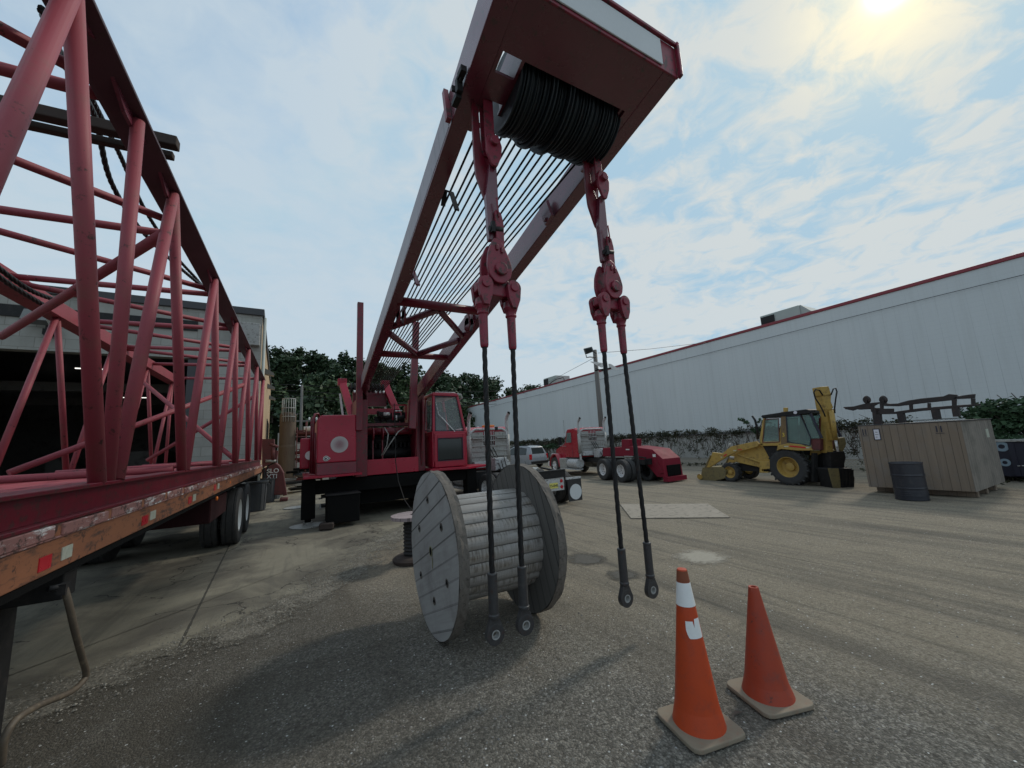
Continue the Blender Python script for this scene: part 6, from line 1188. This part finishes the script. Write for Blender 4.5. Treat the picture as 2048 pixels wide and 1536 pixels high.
mb.prism([fa(.77, 1.26), fa(.85, 1.26), fa(.85, 1.25), fa(.77, 1.25)], (-.003, 0, 0)); mb.build('stencil_mark', 'ink', ct)
MB().bb(14.3, 14.5, 2.715, 2.722, 1.22, 1.42).build('pale_sticker', 'tapewhite', ct)
dm = thing('oil_drum', 'black ribbed steel drum standing in front of the wooden crate', 'drum', (11.85, 3.52, 0)); dr = .27; dc_ = (11.85, 3.52, 0)
pf = [(.001, .035), (dr - .012, .035), (dr, .0), (dr + .006, .01), (dr, .03)]
for z in (.10, .14, .18, .255, .53): pf += [(dr, z - .018), (dr + (.012 if z > .2 else .006), z), (dr, z + .018)]
pf += [(dr, .77), (dr + .008, .785), (dr + .006, .80), (dr - .01, .80), (dr - .014, .78), (.001, .78)]
MB().lathe(pf, dc_, (0, 0, 1), 44, cap=False).build('drum_body', M['darkdrum'] if 'darkdrum' in M else paint('black_blue_drum', (.022, .024, .034), (.035, .036, .045), .35, sc1=5, dirt=(.10, .09, .08), dirtamt=.2), dm)
MB().lathe([(.03, .781), (.03, .79), (.001, .791)], (11.72, 3.5, 0), (0, 0, 1), 12).build('bung', 'black', dm)
# steel frame on the crate
sf = thing('truck_chassis', 'dark rusty truck chassis frame resting on top of the crate', 'steel frame', (13.0, 3.6, 1.66)); M['frame'] = paint('rusty_dark_steel', (.025, .02, .02), (.045, .028, .026), .65, sc1=5, dirt=(.08, .04, .03), dirtamt=.4)
U = lambda X, Y: at(1680 + X / 5.565, 770 + Y / 5.565, x=12.9)
def pu(poly, dx, name, x0=0): return MB().prism([U(a, b_) + Vector((x0, 0, 0)) for a, b_ in poly], (dx, 0, 0)).build(name, 'frame', sf, bevel=.006)
pu([(30, 245), (150, 238), (280, 205), (430, 190), (560, 208), (640, 205), (760, 172), (900, 150), (1150, 125), (1210, 100), (1300, 108), (1300, 150), (1280, 165), (900, 205), (640, 238), (500, 235), (430, 205), (350, 245), (330, 270), (210, 275), (190, 268), (140, 285), (60, 270)], .08, 'upper_rail')
pu([(1240, 160), (1495, 148), (1500, 100), (1440, 105), (1300, 125)], .08, 'upper_rail_end'); pu([(360, 262), (590, 262), (590, 300), (870, 260), (1230, 230), (1560, 208), (1558, 226), (1250, 262), (900, 290), (640, 322), (360, 330)], .08, 'lower_rail')
for i, (a_, b2) in enumerate((((350, 255, 435, 255), (372, 446, 455, 440)), ((625, 305, 700, 300), (650, 425, 722, 420)), ((1005, 270, 1090, 265), (1030, 385, 1112, 378)), ((1235, 245, 1310, 238), (1255, 355, 1328, 350)))):
    pu([(a_[0], a_[1]), (a_[2], a_[3]), (b2[2], b2[3]), (b2[0], b2[1])], .14, 'upright')
for a_ in (((765, 215), (800, 210), (805, 282), (772, 285)), ((970, 200), (1000, 200), (1005, 265), (972, 268)), ((1240, 165), (1290, 160), (1290, 240), (1245, 245)), ((1455, 150), (1498, 150), (1500, 215), (1458, 220)), ((330, 200), (370, 200), (380, 300), (345, 300)), ((440, 210), (475, 210), (475, 262), (445, 265))): pu(list(a_), .08, 'spacer')
for X in (288, 472): c_ = U(X, 165); MB().lathe([(.09, -.03), (.11, 0), (.09, .03)], c_ + Vector((.06, 0, 0)), (.8, -.5, 0), 20).lathe([(.03, 0), (.02, .09)], c_, (0, 0, -1), 8).build('spring_roller', 'frame', sf)
o_ = MB().tube(U(1310, 128) + Vector((.1, 0, 0)), U(1440, 122) + Vector((.1, 0, 0)), .02, 8).build('pale_rod', 'white', sf)
# dark container at the right edge
dk = thing('dark_container', 'dark blue steel container with pale round marks at the right edge', 'container', (16.6, 1, 0)); cp = at(1990, 884, x=16.4)
MB().bb(16.4, 18.4, -4.0, 3.5, .12, cp.z).build('container_body', 'darkblue', dk, bevel=.02); MB().bb(16.36, 18.44, -4.05, 3.55, cp.z + .002, cp.z + .05).build('top_edge', 'diamond', dk)
for (u, v, r_) in ((2003, 893, .13), (2010, 925, .10)):
    c_ = at(u, v, x=16.39); MB().ring(circ(c_, r_, 20, 'x'), circ(c_, r_ * .45, 20, 'x'), (-.004, 0, 0)).build('round_mark', 'paleblue', dk)
MB().tube(at(2035, 932, x=16.37), at(2060, 931, x=16.37), .012).build('handle', 'alu', dk)
mb = MB()
for k in range(14): mb.bb(16.375, 16.399, 3.2 - k * .5, 3.3 - k * .5, .15, cp.z - .02)
mb.build('corrugation', 'darkblue', dk)
# ================================================================== BEHIND THE TRAILER AND THE CRANE
M['canblue'] = paint('blue_grey_bin_plastic', (.10, .115, .13), (.08, .09, .1), .55, sc1=5)
def bin_(u, v, h, r, mat, lab):
    c = at(u, v, z=0); b0 = thing('rubbish_bin', lab, 'bin', (c.x, c.y, 0), 'plastic rubbish bins behind the trailer')
    MB().lathe([(.001, .01), (r * .78, .01), (r * .80, .03), (r * .95, h - .06), (r * 1.02, h - .05), (r * 1.05, h), (r * .97, h), (r * .92, h - .05), (r * .76, .04)], (c.x, c.y, 0), (0, 0, 1), 28, cap=False).build('bin_body', mat, b0)
    hb = MB()
    for sg in (-1, 1): hb.bb(c.x + sg * r * .98 - .03, c.x + sg * r * .98 + .03, c.y - .08, c.y + .08, h - .14, h - .09)
    for k in range(12): a = k * .5236; hb.bar((c.x + math.cos(a) * r * .80, c.y + math.sin(a) * r * .80, .05), (c.x + math.cos(a) * r * .95, c.y + math.sin(a) * r * .95, h - .07), .02, .02)
    hb.build('rib', mat, b0)
bin_(512, 1022, .92, .30, 'can', 'dark grey rubbish bin nearest to the trailer wheels'); bin_(534, 1005, .88, .28, 'can', 'grey rubbish bin in the middle of the three behind the trailer'); bin_(548, 998, .95, .24, 'canblue', 'blue-grey rubbish bin farthest from the trailer wheels')
# red hydraulic machine with white letters
rd = thing('hydraulic_block', 'dark red hydraulic block with white letters behind the bins', 'machine', (-.75, 17.6, 0)); W = lambda u, v: at(u, v, y=17.2)
MB().prism([W(524, 938), W(552, 925), W(560, 932), W(568, 946), W(566, 990), W(524, 990)], (0, .5, 0)).build('red_housing', 'rust', rd, bevel=.04)
MB().prism([W(560, 940), W(567, 945), W(574, 990), W(566, 992)], (0, .3, 0)).bb(W(566, 996).x - .1, W(576, 996).x, 17.0, 17.5, .02, .12).build('red_foot', 'rust', rd, bevel=.02)
MB().prism([W(524, 878), W(548, 878), W(549, 900), W(556, 902), W(553, 922), W(545, 926), W(524, 936)], (0, .5, 0)).tube(W(540, 888), W(556, 894), .05).tube(W(546, 895), W(546, 920), .06).build('pump_top', 'rust', rd)
hz_ = MB(); rg = random.Random(12)
for i in range(9): u0 = rg.uniform(522, 536); hz_.path([W(u0, rg.uniform(930, 945)), W(u0 + rg.uniform(-6, 6), 955), W(u0 + rg.uniform(-4, 8), rg.uniform(960, 966)) + Vector((0, -.2, 0))], .025, 6)
hz_.build('hydraulic_hose', 'black', rd); MB().tube(W(531, 922), W(552, 922), .05).build('collar', 'diamond', rd)
text('SLO', .22, W(546, 942) + Vector((0, -.02, 0)), (1, 0, 0), (0, 0, 1), 'white', rd, 'white_letters'); text('XTI', .22, W(544, 953) + Vector((0, -.02, 0)), (1, 0, 0), (0, 0, 1), 'greyp', rd, 'white_letters')
# stained silo with a caged ladder
tk_ = thing('storage_tank', 'tall stained storage tank with a caged ladder beside the tan wall', 'tank', (-.62, 26, 0)); tc_ = Vector((-.62, 26.3, 0))
MB().lathe([(.44, 0), (.44, 2.2), (.42, 2.22), (.42, 4.0), (.36, 4.15), (0.001, 4.2)], tc_, (0, 0, 1), 32).build('tank_body', 'tank', tk_)
mb = MB()
for k in range(9): a = R(180 + 180 * k / 8); mb.tube(tc_ + Vector((math.cos(a) * .34 + .02, math.sin(a) * .34 - .15, 3.6)), tc_ + Vector((math.cos(a) * .34 + .02, math.sin(a) * .34 - .15, 4.95)), .022, 6)
for z in (3.9, 4.4, 4.95): mb.path([tc_ + Vector((math.cos(R(180 + 15 * k)) * .34 + .02, math.sin(R(180 + 15 * k)) * .34 - .15, z)) for k in range(13)], .025, 6, smooth=False)
mb.build('ladder_cage', 'link', tk_)
# far yard: pale wall, racks of pipes, frames
wl = MB().bb(-1.6, 9, 38, 38.4, 0, 3.55).build('yard_wall', 'concrete', None, loc=(3, 38, 0), props=('long low pale concrete wall across the end of the yard', 'wall'))
rk = thing('pipe_rack', 'rusty rack stacked with pipes and steel parts between the tank and the crane', 'rack', (.85, 27, 0)); mb = MB()
for x in (.35, 1.25):
    for y in (26.2, 27.4): mb.tube((x, y, 0), (x, y, 3.6), .05, 8)
    mb.tube((x, 26.2, 1.2), (x, 27.4, 1.2), .04).tube((x, 26.2, 2.3), (x, 27.4, 2.3), .04)
for z in (.4, 1.25, 2.35): mb.tube((.35, 26.2, z), (1.25, 26.2, z), .04)
mb.build('rack_frame', 'rust', rk)
for i, (z, n) in enumerate(((.15, 7), (.6, 6), (1.3, 7), (1.75, 5), (2.4, 6), (2.8, 4))):
    mb = MB()
    for k in range(n): mb.tube((-.1 + rnd.uniform(-.2, .2), 26.2 + k * .17, z + rnd.uniform(0, .25)), (1.6 + rnd.uniform(-.2, .3), 26.2 + k * .17, z + rnd.uniform(0, .25)), rnd.uniform(.05, .11), 10)
    mb.build('pipe_layer', ('rust', 'black', 'rust', 'rust', 'black', 'rust')[i], rk)
MB().tube((.2, 26.0, 3.15), (1.6, 26.0, 3.2), .14, 16).build('white_pipe', 'white', rk)
sfd = thing('scaffold_ladder', 'narrow rusty scaffold ladder standing left of the pipe rack', 'ladder', (.05, 24, 0)); mb = MB()
for x in (-.12, .30): mb.tube((x, 23.5, 0), (x, 23.5, 3.1), .03, 6)
for k in range(9): mb.tube((-.12, 23.5, .3 + k * .33), (.30, 23.5, .3 + k * .33), .022, 6)
mb.build('ladder_frame', 'rust', sfd)
pd_ = thing('parts_pile', 'low pile of dark steel parts and pallets behind the red hydraulic block', 'scrap pile', (.1, 20.5, 0)); rg = random.Random(5)
for i in range(9):
    MB().box((rg.uniform(-.45, .35), 20.5 + rg.uniform(-.6, .6), .15 + i * .11), (rg.uniform(.4, .9), rg.uniform(.3, .8), .10), Matrix.Rotation(rg.uniform(-.3, .3), 3, 'Z')).build('steel_part', rg.choice(('black', 'diamond', 'void', 'can')), pd_, bevel=.01)
cg = thing('wire_cage', 'galvanised wire cage standing in front of the pale yard wall', 'cage', (2.0, 33, 0)); mb = MB()
for k in range(12): mb.tube((1.2 + k * .14, 33, 0), (1.2 + k * .14, 33, 2.3), .015, 5)
for k in range(7): mb.tube((1.2, 33, .1 + k * .36), (2.75, 33, .1 + k * .36), .015, 5)
mb.build('cage_mesh', 'link', cg)
bb_ = thing('concrete_bin', 'small grey box beside the wire cage in the far yard', 'box', (1.35, 24, 0)); MB().bb(1.15, 1.6, 23.8, 24.2, 0, 1.0).build('box_body', 'concrete', bb_, bevel=.02); MB().bb(1.1, 1.65, 23.75, 24.25, 1.002, 1.06).build('lid', 'diamond', bb_)
# roadside pole and wires in front of the hill
ip = thing('utility_pole', 'thin pale utility pole with wires in front of the wooded hill', 'utility pole', (.1, 48, 0)); MB().tube((.1, 48, 0), (.1, 48, at(603, 770, y=48).z), .18, 8, .12).build('pole', 'poleg', ip); za = at(603, 842, y=48).z
MB().bar((-1.4, 48, za), (1.9, 48, za), .15, .15).bar((-2.0, 47.9, za - .5), (-.2, 47.9, za + .8), .1, .1).build('cross_arm', 'poleg', ip); mb = MB()
for x in (-1.2, -.5, .9, 1.6): mb.lathe([(.08, 0), (.1, .2), (.04, .3)], (x, 48, za + .1), (0, 0, 1), 8)
mb.build('insulator', 'white', ip)
for k, v in enumerate((770, 782, 791, 797)):
    a_ = at(530, v + 1, y=48); c_ = at(603, v, y=48); d_ = at(930, v + 14, y=48); pts = [a_ + Vector((-6, 0, .1)), c_, c_.lerp(d_, .5) + Vector((0, 0, -.4)), d_, d_ + Vector((12, 0, .5))]
    wire('overhead_wire', pts, .028, ('topmost', 'second highest', 'third highest', 'lowest')[k] + ' of the wires crossing in front of the wooded hill', 'wires crossing in front of the wooded hill')
# far low roof beyond the tractor unit
fb = thing('far_shed', 'small pale shed roof beyond the crane cab at the end of the warehouse', 'shed', (33, 66, 0)); p = at(935, 812, y=64); q = at(965, 806, y=64); MB().bb(p.x - 2, q.x + 3, 64, 72, 0, p.z - .4).build('shed_wall', 'concrete', fb); MB().prism([(p.x - 2.2, 63.8, p.z - .4), (q.x + 3.2, 63.8, p.z - .4), (q.x + 2.5, 66, p.z + .9), (p.x - 1.5, 66, p.z + .9)], (0, 4, 0)).build('shed_roof', 'lightmetal', fb)
bpy.context.view_layer.update()
for o in list(bpy.data.objects):
    if 'org' in o.keys(): del o['org']
